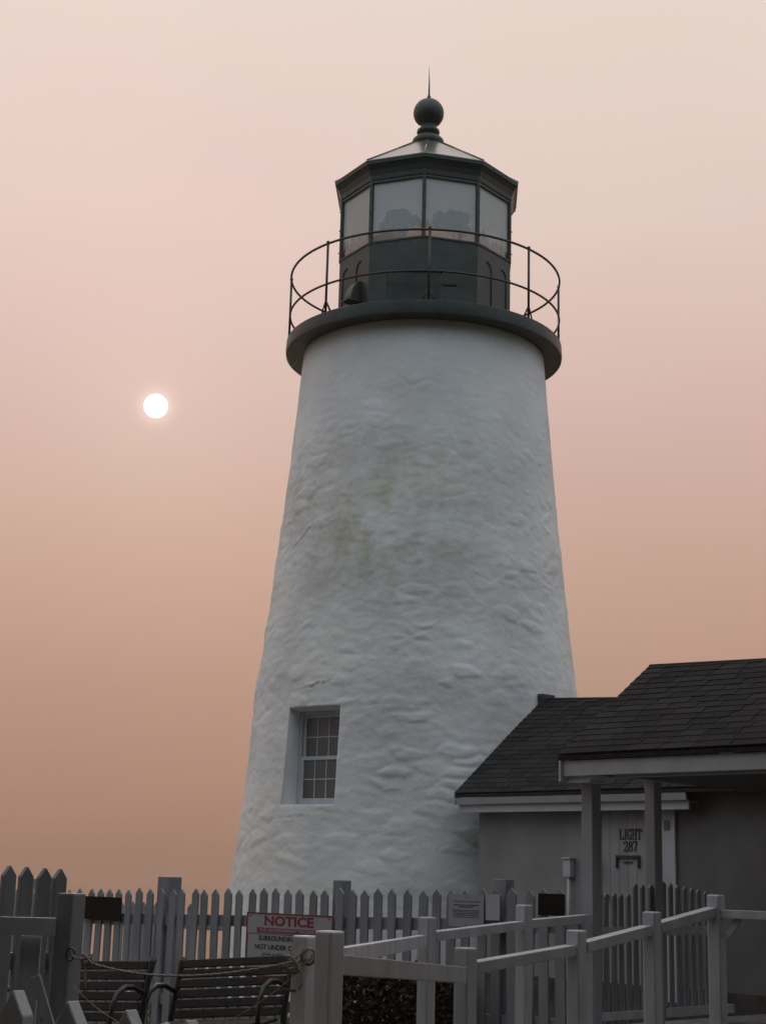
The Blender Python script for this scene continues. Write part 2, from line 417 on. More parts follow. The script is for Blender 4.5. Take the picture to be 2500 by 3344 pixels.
tag(MB().add([(-1500, -650, -13), (1500, -650, -13), (1500, 1800, -13), (-1500, 1800, -13)], [(0, 1, 2, 3)]).obj('sea', SEA), kind='structure')
g = MB()
for i in range(9000):
    x = random.uniform(-5.5, 2.5); y = random.uniform(7.0, 18)
    if (x - AX.x) ** 2 + (y - AX.y) ** 2 < 6: continue
    z = ground_z(x, y); h = random.uniform(.05, .13); a = random.uniform(0, pi); w = .006
    dx, dy = cos(a) * w, sin(a) * w; lx, ly = random.uniform(-.04, .04), random.uniform(-.04, .04)
    g.add([(x - dx, y - dy, z - .01), (x + dx, y + dy, z - .01), (x + lx, y + ly, z + h)], [(0, 1, 2)])
tag(g.obj('grass', GRASSM), 'short dark grass growing round the benches and fence foot', 'grass', kind='stuff')

# ------------------------------------------------------------------ the lighthouse
LH = thing('lighthouse', (AX.x, AX.y, 0), 'tall white rubble lighthouse tower with dark green lantern', 'lighthouse')
PROF = [(-.3, 2.40), (0, 2.38), (1.475, 2.225), (2.04, 2.158), (2.6, 2.10), (3.82, 2.025), (4.41, 1.945), (5.62, 1.817), (6.86, 1.705), (8.14, 1.603), (8.30, 1.593)]
def tower_r(z):
    for (a, ra), (b, rb) in zip(PROF, PROF[1:]):
        if z <= b: return ra + (rb - ra) * (z - a) / (b - a)
    return PROF[-1][1]
WL, WR, WB, WT = radians(-46.2), radians(-25.0), 2.33, 3.45
CREASE = [(-36.0, 3.70, 8.0, .030, .020, .45), (-53, 5.55, 8, .020, .028, 1.3), (-41, 2.19, 10, .012, .022, .1), (-14, 3.46, 7, .008, .03, .2), (-60, 6.3, 6, .010, .03, 1.2), (24, 5.0, 6, .008, .03, -.6)]
def relief(th, z):
    x, y = 2 * sin(th), 2 * cos(th)
    k = 1.0 if z < 6 else max(.35, 1 - (z - 6) / 2.6)
    warp = .25 * noise.noise(Vector((x * 1.1, y * 1.1, z * 1.1)))
    n1 = noise.noise(Vector((x * 1.5, y * 1.5, z * 2.4 + warp)))
    n3 = noise.noise(Vector((x * 8, y * 8, z * 12)))
    n4 = noise.noise(Vector((x * 21, y * 21, z * 30)))
    # rounded stones under the lime: wide flat cells, a step forward or back each
    wx = .10 * noise.noise(Vector((x * 3, y * 3, z * 3 + 7))); wz = .05 * noise.noise(Vector((x * 3, y * 3 + 9, z * 3)))
    ds, ps = noise.voronoi(Vector(((th * 2 + wx) * 2.6, (z + wz) * 6.0, 0)))
    edge = min(1, (ds[1] - ds[0]) / .45); pil = edge * edge * (3 - 2 * edge)
    cr = noise.cell(ps[0] * 7.3)
    cover = .45 + .55 * max(0, min(1, .5 + 1.6 * noise.noise(Vector((x * .8, y * .8, z * .7 + 3)))))
    d = k * (cover * (.0078 * pil + .0072 * (cr - .3) * pil) + .010 * n1 + .0042 * n3 + .0020 * n4)
    td = math.degrees(th)
    for (ct, cz, ln, dep, hh, tilt) in CREASE:
        q = (td - ct) / ln
        if abs(q) < 1:
            zz = z - cz - tilt * .12 * q - .022 * noise.noise(Vector((td * .5, cz, 0)))
            e = (1 - q * q) * max(0, .55 + .9 * noise.noise(Vector((td * .8, cz * 3, 2))))
            if abs(zz) < hh * 3:
                d += dep * e * (exp(-((zz - hh) / hh) ** 2) * .6 - exp(-(zz / (hh * .45)) ** 2))
    return d
ths = []
a = -110.0
while a < 110: ths.append(radians(a)); a += .5
while a < 250: ths.append(radians(a)); a += 4
def snap(arr, v):
    i = min(range(len(arr)), key=lambda i: abs(arr[i] - v)); arr[i] = v; return i
i0, i1 = snap(ths, WL), snap(ths, WR)
zs = []
z = -.3
while z < 1.0: zs.append(z); z += .1
while z < 8.29: zs.append(z); z += .019
zs.append(8.30)
j0, j1 = snap(zs, WB), snap(zs, WT)
nT = len(ths)
tv = []; tf = []
for j, z in enumerate(zs):
    R = tower_r(z)
    for th in ths:
        r = R + relief(th, z) * (1 if z < 8.1 else max(0, (8.30 - z) / .2))
        tv.append((r * sin(th), AX.y - r * cos(th), z))
for j in range(len(zs) - 1):
    for i in range(nT):
        if i0 <= i < i1 and j0 <= j < j1: continue
        k = (i + 1) % nT
        tf.append((j * nT + i, j * nT + k, (j + 1) * nT + k, (j + 1) * nT + i))
# window plane: vertical, its normal at -36 degrees
WA = radians(-36); wn_ = Vector((sin(WA), -cos(WA), 0)); wt_ = Vector((cos(WA), sin(WA), 0))
WC = Vector((0, AX.y, 0)) + wn_ * 1.86
def onplane(p, inset=0):
    d = Vector((sin(0), 0, 0)); s = (Vector(p) - WC).dot(wt_); return s
loop = [j0 * nT + i for i in range(i0, i1)] + [j * nT + i1 for j in range(j0, j1)] + [j1 * nT + i for i in range(i1, i0, -1)] + [j * nT + i0 for j in range(j1, j0, -1)]
base = len(tv)
for idx in loop:
    p = Vector(tv[idx]); s = (p - WC).dot(wt_)
    s = max(-.345, min(.335, s)); zc = max(2.345, min(3.425, p.z))
    q = WC + wt_ * s; tv.append((q.x, q.y, zc))
nl = len(loop)
for k in range(nl):
    tf.append((loop[k], loop[(k + 1) % nl], base + (k + 1) % nl, base + k))
tw = MB().add(tv, tf).obj('tower_wall', TOWER, LH, True)
# sash window, six over six
def wpt(s, z, d=0): q = WC + wt_ * s + wn_ * d; return Vector((q.x, q.y, z))
WM = Matrix(((wt_.x, -wn_.x, 0, WC.x), (wt_.y, -wn_.y, 0, WC.y), (0, 0, 1, 0), (0, 0, 0, 1)))   # local x across, y inwards, z up
fr = MB()
fr.box((-.36, .0, 2.30), (-.295, .07, 3.44), WM).box((.295, .0, 2.30), (.36, .07, 3.44), WM).box((-.295, .0, 3.385), (.295, .07, 3.44), WM).box((-.295, -.01, 2.30), (.295, .07, 2.375), WM)
win = fr.obj('window', TRIM, LH)
def sash(z0, z1, y):
    b = MB().box((-.295, y, z0), (-.255, y + .028, z1), WM).box((.255, y, z0), (.295, y + .028, z1), WM)
    b.box((-.255, y, z1 - .038), (.255, y + .028, z1), WM).box((-.255, y, z0), (.255, y + .028, z0 + .042), WM)
    for s in (-.085, .085): b.box((s - .0055, y + .004, z0 + .042), (s + .0055, y + .022, z1 - .038), WM)
    zm = (z0 + z1) / 2
    for (xa, xb) in ((-.255, -.0905), (-.0795, .0795), (.0905, .255)): b.box((xa, y + .005, zm - .0055), (xb, y + .021, zm + .0055), WM)
    b.obj('sash', TRIM, win)
    for i in range(3):
        for (za, zb) in ((z0 + .042, zm), (zm, z1 - .038)):
            MB().box((-.255 + .17 * i + .003, y + .012, za + .002), (-.255 + .17 * (i + 1) - .003, y + .015, zb - .002), WM).obj('pane', WINGLASS, win)
sash(2.86, 3.385, .034)
sash(2.375, 2.895, .003)
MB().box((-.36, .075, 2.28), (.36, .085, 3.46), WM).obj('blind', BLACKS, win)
sl = MB()
for i in range(10):
    s0, s1 = -.43 + .08 * i, -.43 + .08 * (i + 1)
    z = 2.29 + .012 * noise.noise(Vector((i * .7, 3, 0)))
    sl.add([wpt(s0, z - .09, .225), wpt(s1, z - .09, .225), wpt(s1, z + .03, .215), wpt(s0, z + .03, .215), wpt(s0, z - .08, -.03), wpt(s1, z - .08, -.03), wpt(s1, z + .05, -.02), wpt(s0, z + .05, -.02)],
           [(0, 1, 2, 3), (3, 2, 6, 7)])
sl.obj('sill', TOWER, win, True)

# gallery
c = (AX.x, AX.y)
deck = MB().lathe([(1.50, 8.262), (1.795, 8.258), (1.83, 8.262), (1.836, 8.30), (1.83, 8.425), (1.805, 8.44), (1.0, 8.444)], c, 128).obj('gallery_deck', IRON, LH, True)
deck.data.set_sharp_from_angle(angle=radians(35))
RR = 1.802
ring = [(AX.x + RR * sin(2 * pi * k / 120), AX.y - RR * cos(2 * pi * k / 120), 9.36) for k in range(120)]
MB().tube(ring, .0155, 8, True).obj('hand_rail', IRON2, LH, True)
ring = [(AX.x + (RR - .004) * sin(2 * pi * k / 120), AX.y - (RR - .004) * cos(2 * pi * k / 120), 8.814) for k in range(120)]
MB().tube(ring, .0145, 8, True).obj('mid_rail', IRON2, LH, True)
for k in range(8):
    an = radians(1.5 + 45 * k); px, py = AX.x + RR * sin(an), AX.y - RR * cos(an)
    ta = Vector((cos(an), sin(an), 0)); ra = Vector((sin(an), -cos(an), 0))
    P = Vector((px, py, 0))
    po = MB().tube([P + Vector((0, 0, 8.43)), P + Vector((0, 0, 9.375))], .016, 10).tube([P + Vector((0, 0, 9.365)), P + Vector((0, 0, 9.392))], .021, 10).obj('rail_post', IRON2, LH, True)
    br = MB()
    for s in (-1, 1):
        br.tube([P + ta * .085 * s + Vector((0, 0, 8.425)) - ra * .01, P + ta * .012 * s + Vector((0, 0, 8.575))], .010, 8)
    br.tube([P - ra * .10 + Vector((0, 0, 8.43)), P - ra * .01 + Vector((0, 0, 8.575))], .010, 8)
    br.obj('foot_brace', IRON2, po, True)

# lantern: ten sides, a corner nearly facing the viewer
RL, ROT, NS = 1.19, radians(-1.7), 10
def lp(r, k, z): an = ROT + 2 * pi * k / NS; return Vector((AX.x + r * sin(an), AX.y - r * cos(an), z))
Z0, ZP0, ZP1, ZC = 8.44, 9.53, 10.40, 10.66
lan = MB()
for k in range(NS): pass
lan.lathe([(1.02, 8.44), (1.02, 8.52), (.9, 8.52), (.9, 8.44)], c, NS, ROT)
lantern = lan.obj('lantern', IRON, LH)
for k in range(NS):
    A0, A1 = lp(RL, k, Z0), lp(RL, k + 1, Z0); n = ((A0 + A1) / 2 - AX); n.z = 0; n.normalize(); t_ = (A1 - A0).normalized(); Lw = (A1 - A0).length
    # wall panel with a coping strip
    b = MB().prism([A0, A1, A1 + Vector((0, 0, ZP0 - Z0)), A0 + Vector((0, 0, ZP0 - Z0))], -n * .05)
    wp = b.obj('wall_panel', IRON, lantern)
    # cast arches on the panel: two per side
    ar = MB(); sg = -1 if k in (0, 1, 2, 3, 4) else 1
    for cx in (.27, .73):
        C = A0 + t_ * Lw * cx; w = .105
        pts = [C - t_ * w * sg + Vector((0, 0, .06)) + n * .004, C - t_ * w * sg + Vector((0, 0, .80)) + n * .004]
        pts += [C + t_ * (-w * sg * cos(pi * q / 8)) + Vector((0, 0, .80 + w * 1.1 * sin(pi * q / 8))) + n * .004 for q in range(1, 5)]
        ar.tube(pts, .009, 6)
    if k not in (9, 0): ar.obj('arch_trim', IRON2, wp, True)
    # storm pane
    g0, g1 = lp(RL - .03, k, ZP0), lp(RL - .03, k + 1, ZP0)
    me = bpy.data.meshes.new('pane'); vv = [g0 + t_ * .02, g1 - t_ * .02, g1 - t_ * .02 + Vector((0, 0, ZP1 - ZP0)), g0 + t_ * .02 + Vector((0, 0, ZP1 - ZP0))]
    me.from_pydata([tuple(p) for p in vv], [], [(0, 1, 2, 3)])
    uvl = me.uv_layers.new(name='UVMap')
    for li, uvc in zip(range(4), ((0, 0), (1, 0), (1, 1), (0, 1))): uvl.data[li].uv = uvc
    me.materials.append(PANE if k in (9, 0) else PANE_SIDE if k in (8, 1) else PANE_CLEAR); link('pane', me, lantern)
    # corner mullion
    q0 = lp(RL + .004, k, ZP0 - .02); rd = (q0 - AX); rd.z = 0; rd.normalize(); tg = Vector((-rd.y, rd.x, 0))
    mm = MB().prism([q0 + tg * .024 - rd * .012, q0 + tg * .016 + rd * .006, q0 - tg * .016 + rd * .006, q0 - tg * .024 - rd * .012, q0 - tg * .018 - rd * .06, q0 + tg * .018 - rd * .06], (0, 0, ZP1 - ZP0 + .04))
    mu = mm.obj('mullion', IRON, lantern)
    bt = MB()
    for zz in (9.66, 9.98, 10.25):
        bt.tube([q0 + Vector((0, 0, zz - ZP0)) - rd * .02 + tg * .0, q0 + Vector((0, 0, zz - ZP0)) + rd * .022], .008, 6)
    bt.obj('bolt', IRON2, mu, True)
    # header bar over the pane and stop bar under it
    hb = MB().prism([lp(RL + .002, k, ZP1 - .03), lp(RL + .002, k + 1, ZP1 - .03), lp(RL + .002, k + 1, ZP1 + .01), lp(RL + .002, k, ZP1 + .01)], -n * .05)
    hb.obj('glazing_bar', IRON, lantern); hb = MB()
    hb.prism([lp(RL + .012, k, ZP0 - .004), lp(RL + .012, k + 1, ZP0 - .004), lp(RL + .012, k + 1, ZP0 + .018), lp(RL + .012, k, ZP0 + .018)], -n * .06)
    hb.obj('glazing_bar', IRON, lantern)
# cornice: a cove under the eave
co = MB().lathe([(1.10, 10.412), (1.205, 10.412), (1.212, 10.47), (1.235, 10.54), (1.27, 10.595), (1.286, 10.607), (1.29, 10.66), (1.10, 10.665)], c, NS, ROT)
co.obj('cornice', IRON, lantern)
for k in range(NS):
    a0, a1, b1, b0 = lp(1.295, k, 10.662), lp(1.295, k + 1, 10.662), lp(.17, k + 1, 11.42), lp(.17, k, 11.42)
    MB().prism([a0, a1, b1, b0], (0, 0, -.012)).obj('roof_panel', ROOFM, lantern)
    MB().tube([lp(1.297, k, 10.668), lp(.17, k, 11.428)], .009, 6).obj('roof_seam', ROOFM, lantern, True)
MB().lathe([(0.0, 10.50), (1.12, 10.50), (1.12, 10.49), (0, 10.49)], c, NS, ROT).obj('inner_ceiling', INTERIOR, lantern)
MB().lathe([(0.0, 9.40), (1.12, 9.40)], c, NS, ROT).obj('inner_floor', INTERIOR, lantern)
# finial
fin = MB().lathe([(.0, 11.37), (.19, 11.37), (.214, 11.40), (.222, 11.44), (.214, 11.475), (.185, 11.505), (.14, 11.525), (.118, 11.54), (.128, 11.555), (.152, 11.575), (.160, 11.60), (.152, 11.628), (.128, 11.648), (.105, 11.66), (.108, 11.68)]
                  + [(.213 * sin(pi * q / 24), 11.888 - .213 * cos(pi * q / 24)) for q in range(4, 24)] + [(.022, 12.10), (.026, 12.105), (.026, 12.15), (.016, 12.155), (.013, 12.20), (.0, 12.20)], c, 48)
fin.obj('finial_ball', IRON, lantern, True)
MB().tube([(AX.x, AX.y, 12.15), (AX.x, AX.y, 12.36), (AX.x - .006, AX.y, 12.62)], .012, 8, taper=[1, .75, .12]).obj('lightning_rod', IRON2, lantern, True)
# vent scoop on the left side panel, junction box on the right
k = 8
A0, A1 = lp(RL, k, 0), lp(RL, k + 1, 0); t_ = (A1 - A0).normalized(); n = Vector((t_.y, -t_.x, 0))
C = A0 + t_ * .40
ZV = 8.80
vt = MB()
vt.prism([C + Vector((0, 0, ZV)), C + n * .15 + Vector((0, 0, ZV)), C + n * .15 + Vector((0, 0, ZV + .05)), C + n * .12 + Vector((0, 0, ZV + .16)), C + n * .05 + Vector((0, 0, ZV + .25)), C + Vector((0, 0, ZV + .27))], t_ * .16)
vt.prism([C - t_ * .015 + Vector((0, 0, ZV - .022)), C + t_ * .175 + Vector((0, 0, ZV - .022)), C + t_ * .165 + n * .19 + Vector((0, 0, ZV - .022)), C - t_ * .005 + n * .19 + Vector((0, 0, ZV - .022))], (0, 0, .02))
vt.obj('vent_hood', IRON, lantern)
k = 2
A0, A1 = lp(RL, k, 0), lp(RL, k + 1, 0); t_ = (A1 - A0).normalized(); n = Vector((t_.y, -t_.x, 0)); C = (A0 + A1) / 2
MB().prism([C - t_ * .07 + Vector((0, 0, 8.444)), C + t_ * .07 + Vector((0, 0, 8.444)), C + t_ * .07 + Vector((0, 0, 8.64)), C - t_ * .07 + Vector((0, 0, 8.64))], n * .13).obj('junction_box', IRON, lantern, bevel=.006)
# flat dark box standing on the gallery in front of the lantern
bx = thing('equipment_box', (-.15, 17.86, 8.444), 'flat dark equipment box standing on the front of the lighthouse gallery', 'box')
MB().box((-.50, 17.84, 8.446), (.20, 17.90, 8.885)).obj('cabinet', IRON, bx, bevel=.008)
MB().box((-.515, 17.83, 8.886), (.215, 17.915, 8.90)).obj('lid', IRON2, bx, bevel=.003)
MB().box((.21, 17.85, 8.72), (.40, 17.90, 8.765)).obj('bracket', IRON2, bx, bevel=.004)

# ------------------------------------------------------------------ passage building beside the tower
E0 = Vector((.439, 17.0, 0))  # back-projected from image pixels beforehand, as are porch, fences, posts, signs and benches
def HP(u, v, z): p = E0 + UX * u + VX * v; return Vector((p.x, p.y, z))
PB = thing('passage_building', HP(1.8, .5, 0), 'low white passage building with dark shingle roof joining the tower', 'building')
RUN, ZE, ZR = 1.47, 2.458, 3.635
RIDGE_TILT = -.055  # ridge tilted down to the right to meet its line in the image
def quad(mb, a, b, c_, d, th):
    n = (b - a).cross(d - a).normalized(); return mb.prism([a, b, c_, d], -n * th)
wl = MB()
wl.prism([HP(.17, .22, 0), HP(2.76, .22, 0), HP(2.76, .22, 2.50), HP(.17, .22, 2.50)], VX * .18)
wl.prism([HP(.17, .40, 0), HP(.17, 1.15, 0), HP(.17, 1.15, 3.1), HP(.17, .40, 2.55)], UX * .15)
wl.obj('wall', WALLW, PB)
MB().prism([HP(2.762, .222, 0), HP(5.2, .222, 0), HP(5.2, .222, 2.50), HP(2.762, .222, 2.50)], VX * .18).obj('siding', DARKW, PB)  # right stretch of the same wall, coloured darker for porch shade
MB().prism([HP(.3, .19, 0), HP(5.2, .19, 0), HP(5.2, .19, .60), HP(.3, .19, .60)], VX * .028).obj('foundation', STONE, PB)
rf = MB()
UEND = 4.6
rf.slab(HP(0, 0, ZE - .012), HP(UEND, 0, ZE - .012), HP(UEND, RUN, ZR - .012 + RIDGE_TILT * UEND), HP(0, RUN, ZR - .012), .03)
rf.prism([HP(0, RUN + .01, ZR - .012), HP(UEND, RUN + .01, ZR - .012 + RIDGE_TILT * UEND), HP(UEND, 2 * RUN, ZE), HP(0, 2 * RUN, ZE)], (0, 0, -.03))
roofA = rf.obj('roof', SHING, PB)
fa = MB()
fa.prism([HP(-.01, .0, ZE - .046), HP(3.02, .0, ZE - .046), HP(3.02, .02, ZE - .115), HP(-.01, .02, ZE - .115)], VX * .022)
fa.prism([HP(.02, .055, ZE - .117), HP(3.02, .055, ZE - .117), HP(3.02, .055, ZE - .20), HP(.02, .055, ZE - .20)], VX * .022)
fa.prism([HP(.02, .079, ZE - .118), HP(3.02, .079, ZE - .118), HP(3.02, .219, ZE - .118), HP(.02, .219, ZE - .118)], (0, 0, -.015))
fa.obj('fascia', TRIM, PB)
MB().prism([HP(-.012, .0, ZE - .004), HP(-.012, RUN, ZR - .004), HP(-.012, RUN, ZR - .12), HP(-.012, .0, ZE - .12)], UX * .02).obj('rake_board', TRIM, PB)
# flashing where the ridge meets the tower
MB().box((-.05, -.10, -.09), (.10, .12, .05), Matrix.Translation(HP(.0, RUN, ZR)) @ Matrix.Rotation(radians(-45), 4, 'Z')).obj('flashing', IRON2, PB, bevel=.01)
cap = MB()
cap.tube([HP(.02, RUN, ZR - .012), HP(UEND, RUN, ZR - .012 + RIDGE_TILT * UEND)], .026, 8); cap.obj('ridge_cap', SHING, PB, True)
# shingles
shm = MB().add([(-.5, 0, 0), (.5, 0, 0), (.5, 1, 0), (-.5, 1, 0), (-.5, 0, .009), (.5, 0, .009), (.5, 1, .001), (-.5, 1, .001)],
               [(3, 2, 1, 0), (4, 5, 6, 7), (0, 1, 5, 4), (1, 2, 6, 5), (2, 3, 7, 6), (3, 0, 4, 7)]).mesh('shingle', SHING)
def lay_shingles(parent, o, ud, vd, n, width, length, expo, wmin, wmax, ridge_tilt=0.0):
    """o: eave start; ud along the eave, vd up the slope"""
    rows = int(length / expo)
    for r in range(rows + 1):
        s = r * expo; lr = min(expo * 1.55, length - s + .01)
        x = random.uniform(-.15, 0)
        while x < width:
            w = random.uniform(wmin, wmax); x0, x1 = max(0, x), min(width, x + w)
            x += w
            if x1 - x0 < .03: continue
            jit = random.uniform(-.0025, .0025)
            mid = (x0 + x1) / 2
            p = o + ud * mid + vd * (s + jit) + n * (.003 + random.uniform(0, .0015)) + Vector((0, 0, ridge_tilt * mid * s / length))
            sx = x1 - x0 - .004; tz = ridge_tilt * s / length; vz = vd.z + ridge_tilt * mid / length
            M = Matrix(((ud.x * sx, vd.x * lr, n.x, p.x), (ud.y * sx, vd.y * lr, n.y, p.y), ((ud.z + tz) * sx, vz * lr, n.z, p.z), (0, 0, 0, 1)))
            link('shingle', shm, parent, M)
ev = (VX * RUN + Vector((0, 0, ZR - ZE))); SL = ev.length; ev.normalize(); nn = UX.cross(ev).normalized()
lay_shingles(roofA, HP(0, 0, ZE), UX, ev, nn, 3.75, SL - .02, .090, .20, .36, RIDGE_TILT)
# door with boards
DU, DW0, DW1, DZ0, DZ1 = 2.19, 1.86, 2.52, .47, 2.335
door = MB().prism([HP(DW0 - .06, .214, DZ0), HP(DW0, .214, DZ0), HP(DW0, .214, DZ1 - .01), HP(DW0 - .06, .214, DZ1 - .01)], -VX * .025)
door.prism([HP(DW1, .214, DZ0), HP(DW1 + .24, .214, DZ0), HP(DW1 + .24, .214, DZ1 - .01), HP(DW1, .214, DZ1 - .01)], -VX * .025)
door = door.obj('door', TRIM, PB)
nb = 6; bw = (DW1 - DW0) / nb
for i in range(nb):
    MB().prism([HP(DW0 + bw * i + .002, .213, DZ0), HP(DW0 + bw * (i + 1) - .002, .213, DZ0), HP(DW0 + bw * (i + 1) - .002, .213, DZ1 - .012), HP(DW0 + bw * i + .002, .213, DZ1 - .012)], -VX * .014).obj('door_board', DOORP, door)
MB().box((-.02, -.06, -.02), (.02, 0, .02), Matrix.Translation(HP(DW0 + .07, .198, 1.42)) @ Matrix.Rotation(radians(-45), 4, 'Z')).obj('door_handle', IRON2, door, bevel=.006)
hasp = MB()
hasp.prism([HP(DU - .14, .197, 1.80), HP(DU + .15, .197, 1.80), HP(DU + .15, .197, 1.825), HP(DU - .14, .197, 1.825)], -VX * .02)
hasp.prism([HP(DU - .14, .197, 1.70), HP(DU - .12, .197, 1.70), HP(DU - .12, .197, 1.80), HP(DU - .14, .197, 1.80)], -VX * .02)
hasp.prism([HP(DU + .13, .197, 1.70), HP(DU + .15, .197, 1.70), HP(DU + .15, .197, 1.80), HP(DU + .13, .197, 1.80)], -VX * .02)
hasp.prism([HP(DU - .05, .197, 1.755), HP(DU + .06, .197, 1.755), HP(DU + .06, .197, 1.765), HP(DU - .05, .197, 1.765)], -VX * .012)
hasp.obj('mail_slot', IRON2, door)
def wallM(u, z, off=.196): p = HP(u, off, z); return Matrix(((UX.x, 0, -VX.x, p.x), (UX.y, 0, -VX.y, p.y), (0, 1, 0, p.z), (0, 0, 0, 1)))
# slab-serif lettering built stroke by stroke
GLYPH = {'L': [[(.2, 0), (.2, 1)], [(.05, 1), (.38, 1)], [(.05, 0), (.85, 0)], [(.85, 0), (.85, .25)]],
         'I': [[(.5, 0), (.5, 1)], [(.3, 1), (.7, 1)], [(.3, 0), (.7, 0)]],
         'G': [[(.85, .78), (.72, .93), (.5, 1), (.28, .93), (.12, .7), (.1, .45), (.16, .2), (.32, .05), (.55, 0), (.75, .06), (.85, .18)], [(.85, 0), (.85, .42)], [(.55, .42), (.98, .42)], [(.85, .7), (.85, 1)]],
         'H': [[(.2, 0), (.2, 1)], [(.8, 0), (.8, 1)], [(.2, .5), (.8, .5)], [(.05, 1), (.35, 1)], [(.05, 0), (.35, 0)], [(.65, 1), (.95, 1)], [(.65, 0), (.95, 0)]],
         'T': [[(.5, 0), (.5, 1)], [(.05, 1), (.95, 1)], [(.3, 0), (.7, 0)], [(.05, 1), (.05, .75)], [(.95, 1), (.95, .75)]],
         '2': [[(.12, .72), (.2, .92), (.48, 1), (.78, .92), (.86, .72), (.7, .48), (.3, .2), (.1, .02), (.9, .02), (.9, .18)]],
         '8': [[(.5, 1), (.22, .93), (.16, .76), (.24, .6), (.5, .53), (.76, .6), (.84, .76), (.78, .93), (.5, 1)], [(.5, .53), (.2, .44), (.1, .24), (.22, .06), (.5, 0), (.78, .06), (.9, .24), (.8, .44), (.5, .53)]],
         '7': [[(.1, .8), (.1, 1), (.9, 1), (.6, .55), (.45, .25), (.42, 0)]]}
GW = {'I': .55, 'H': 1.08}
def glyphs(word, u0, zc, w, h, parent):
    k = w / sum(GW.get(ch, 1) for ch in word); x = u0
    for ch in word:
        b = MB(); adv = k * GW.get(ch, 1)
        for st in GLYPH[ch]:
            for (x0, y0), (x1, y1) in zip(st, st[1:]):
                th = .0085 if abs(x1 - x0) < abs(y1 - y0) else .006
                p = HP(x + adv * (.06 + .88 * x0), .1955, zc - h / 2 + h * y0); q = HP(x + adv * (.06 + .88 * x1), .1955, zc - h / 2 + h * y1)
                d = (q - p).normalized(); p, q = p - d * .002, q + d * .002
                b.beam(p, q, .003, th * 1.6, up=d.cross(VX))
        b.obj('letter', INK, parent); x += adv
glyphs('LIGHT', 2.225 - .138, 2.03, .276, .098, door)
glyphs('287', 2.225 - .088, 1.912, .176, .096, door)
MB().prism([HP(2.64, .188, 2.07), HP(2.70, .188, 2.07), HP(2.70, .188, 2.16), HP(2.64, .188, 2.16)], -VX * .008).obj('plate', GREYINK, door)
# things fixed to the passage wall
ub = thing('utility_box', HP(1.46, .2, 1.6), 'small pale utility box with conduit on the passage wall', 'utility box')
MB().prism([HP(1.40, .215, 1.60), HP(1.50, .215, 1.60), HP(1.50, .215, 1.78), HP(1.40, .215, 1.78)], -VX * .07).obj('box', TRIM, ub, bevel=.008)
MB().prism([HP(1.39, .216, 1.781), HP(1.51, .216, 1.781), HP(1.505, .216, 1.80), HP(1.395, .216, 1.80)], -VX * .085).obj('lid', TRIM, ub, bevel=.003)
MB().tube([HP(1.46, .17, 1.60), HP(1.46, .17, .62)], .018, 8).obj('conduit', TRIM, ub, True)
wlm = thing('wall_lamp', HP(1.81, .2, 1.7), 'small black wall lamp beside the LIGHT 287 door', 'lamp')
MB().tube([HP(1.81, .19, 1.78), HP(1.81, .12, 1.80), HP(1.81, .07, 1.77)], .012, 8).obj('arm', IRON2, wlm, True)
pc = HP(1.81, .07, 0)
MB().lathe([(.0, 1.79), (.03, 1.785), (.05, 1.74), (.05, 1.69), (.035, 1.67), (0, 1.665)], (pc.x, pc.y), 16).obj('lamp_shade', IRON2, wlm, True)

# ------------------------------------------------------------------ porch
P0 = Vector((1.116, 12.1, 0))
def PP(u, v, z): p = P0 + UX * u + VX * v; return Vector((p.x, p.y, z))
PO = thing('porch', PP(.12, .26, .45), 'dark shingled porch on white posts at the right', 'porch')
PZE, PZR, PRUN, PUE = 2.516, 3.352, 1.21, 3.0
PORCH_RIDGE_TILT = -.035  # porch ridge lowered towards the right to fit the image
rf = MB()
rf.slab(PP(0, 0, PZE - .012), PP(PUE, 0, PZE - .012), PP(PUE, PRUN, PZR - .012 + PORCH_RIDGE_TILT * PUE), PP(0, PRUN, PZR - .012), .03)
rf.prism([PP(0, PRUN + .01, PZR - .012), PP(PUE, PRUN + .01, PZR - .012 + PORCH_RIDGE_TILT * PUE), PP(PUE, 2.96, PZE - .05), PP(0, 2.96, PZE - .05)], (0, 0, -.03))
roofB = rf.obj('roof', SHING, PO)
ev = (VX * PRUN + Vector((0, 0, PZR - PZE))); SL = ev.length; ev.normalize(); nn = UX.cross(ev).normalized()
lay_shingles(roofB, PP(0, 0, PZE), UX, ev, nn, 2.98, SL - .02, .094, .22, .34, PORCH_RIDGE_TILT)
MB().tube([PP(.0, PRUN, PZR - .012), PP(PUE, PRUN, PZR - .012 + PORCH_RIDGE_TILT * PUE)], .024, 8).obj('ridge_cap', SHING, PO, True)
fa = MB()
fa.prism([PP(.03, .02, PZE - .046), PP(PUE, .02, PZE - .046), PP(PUE, .025, PZE - .165), PP(.03, .025, PZE - .165)], VX * .025)
fa.obj('fascia', TRIM, PO, bevel=.003)
MB().prism([PP(.005, .0, PZE - .05), PP(.005, .05, PZE - .02), PP(.005, .05, PZE - .215), PP(.005, .0, PZE - .205)], UX * .022).obj('rake_end', TRIM, PO, bevel=.002)
MB().prism([PP(.03, .21, PZE - .05), PP(PUE, .21, PZE - .05), PP(PUE, .21, PZE - .17), PP(.03, .21, PZE - .17)], VX * .10).obj('beam', TRIM, PO)
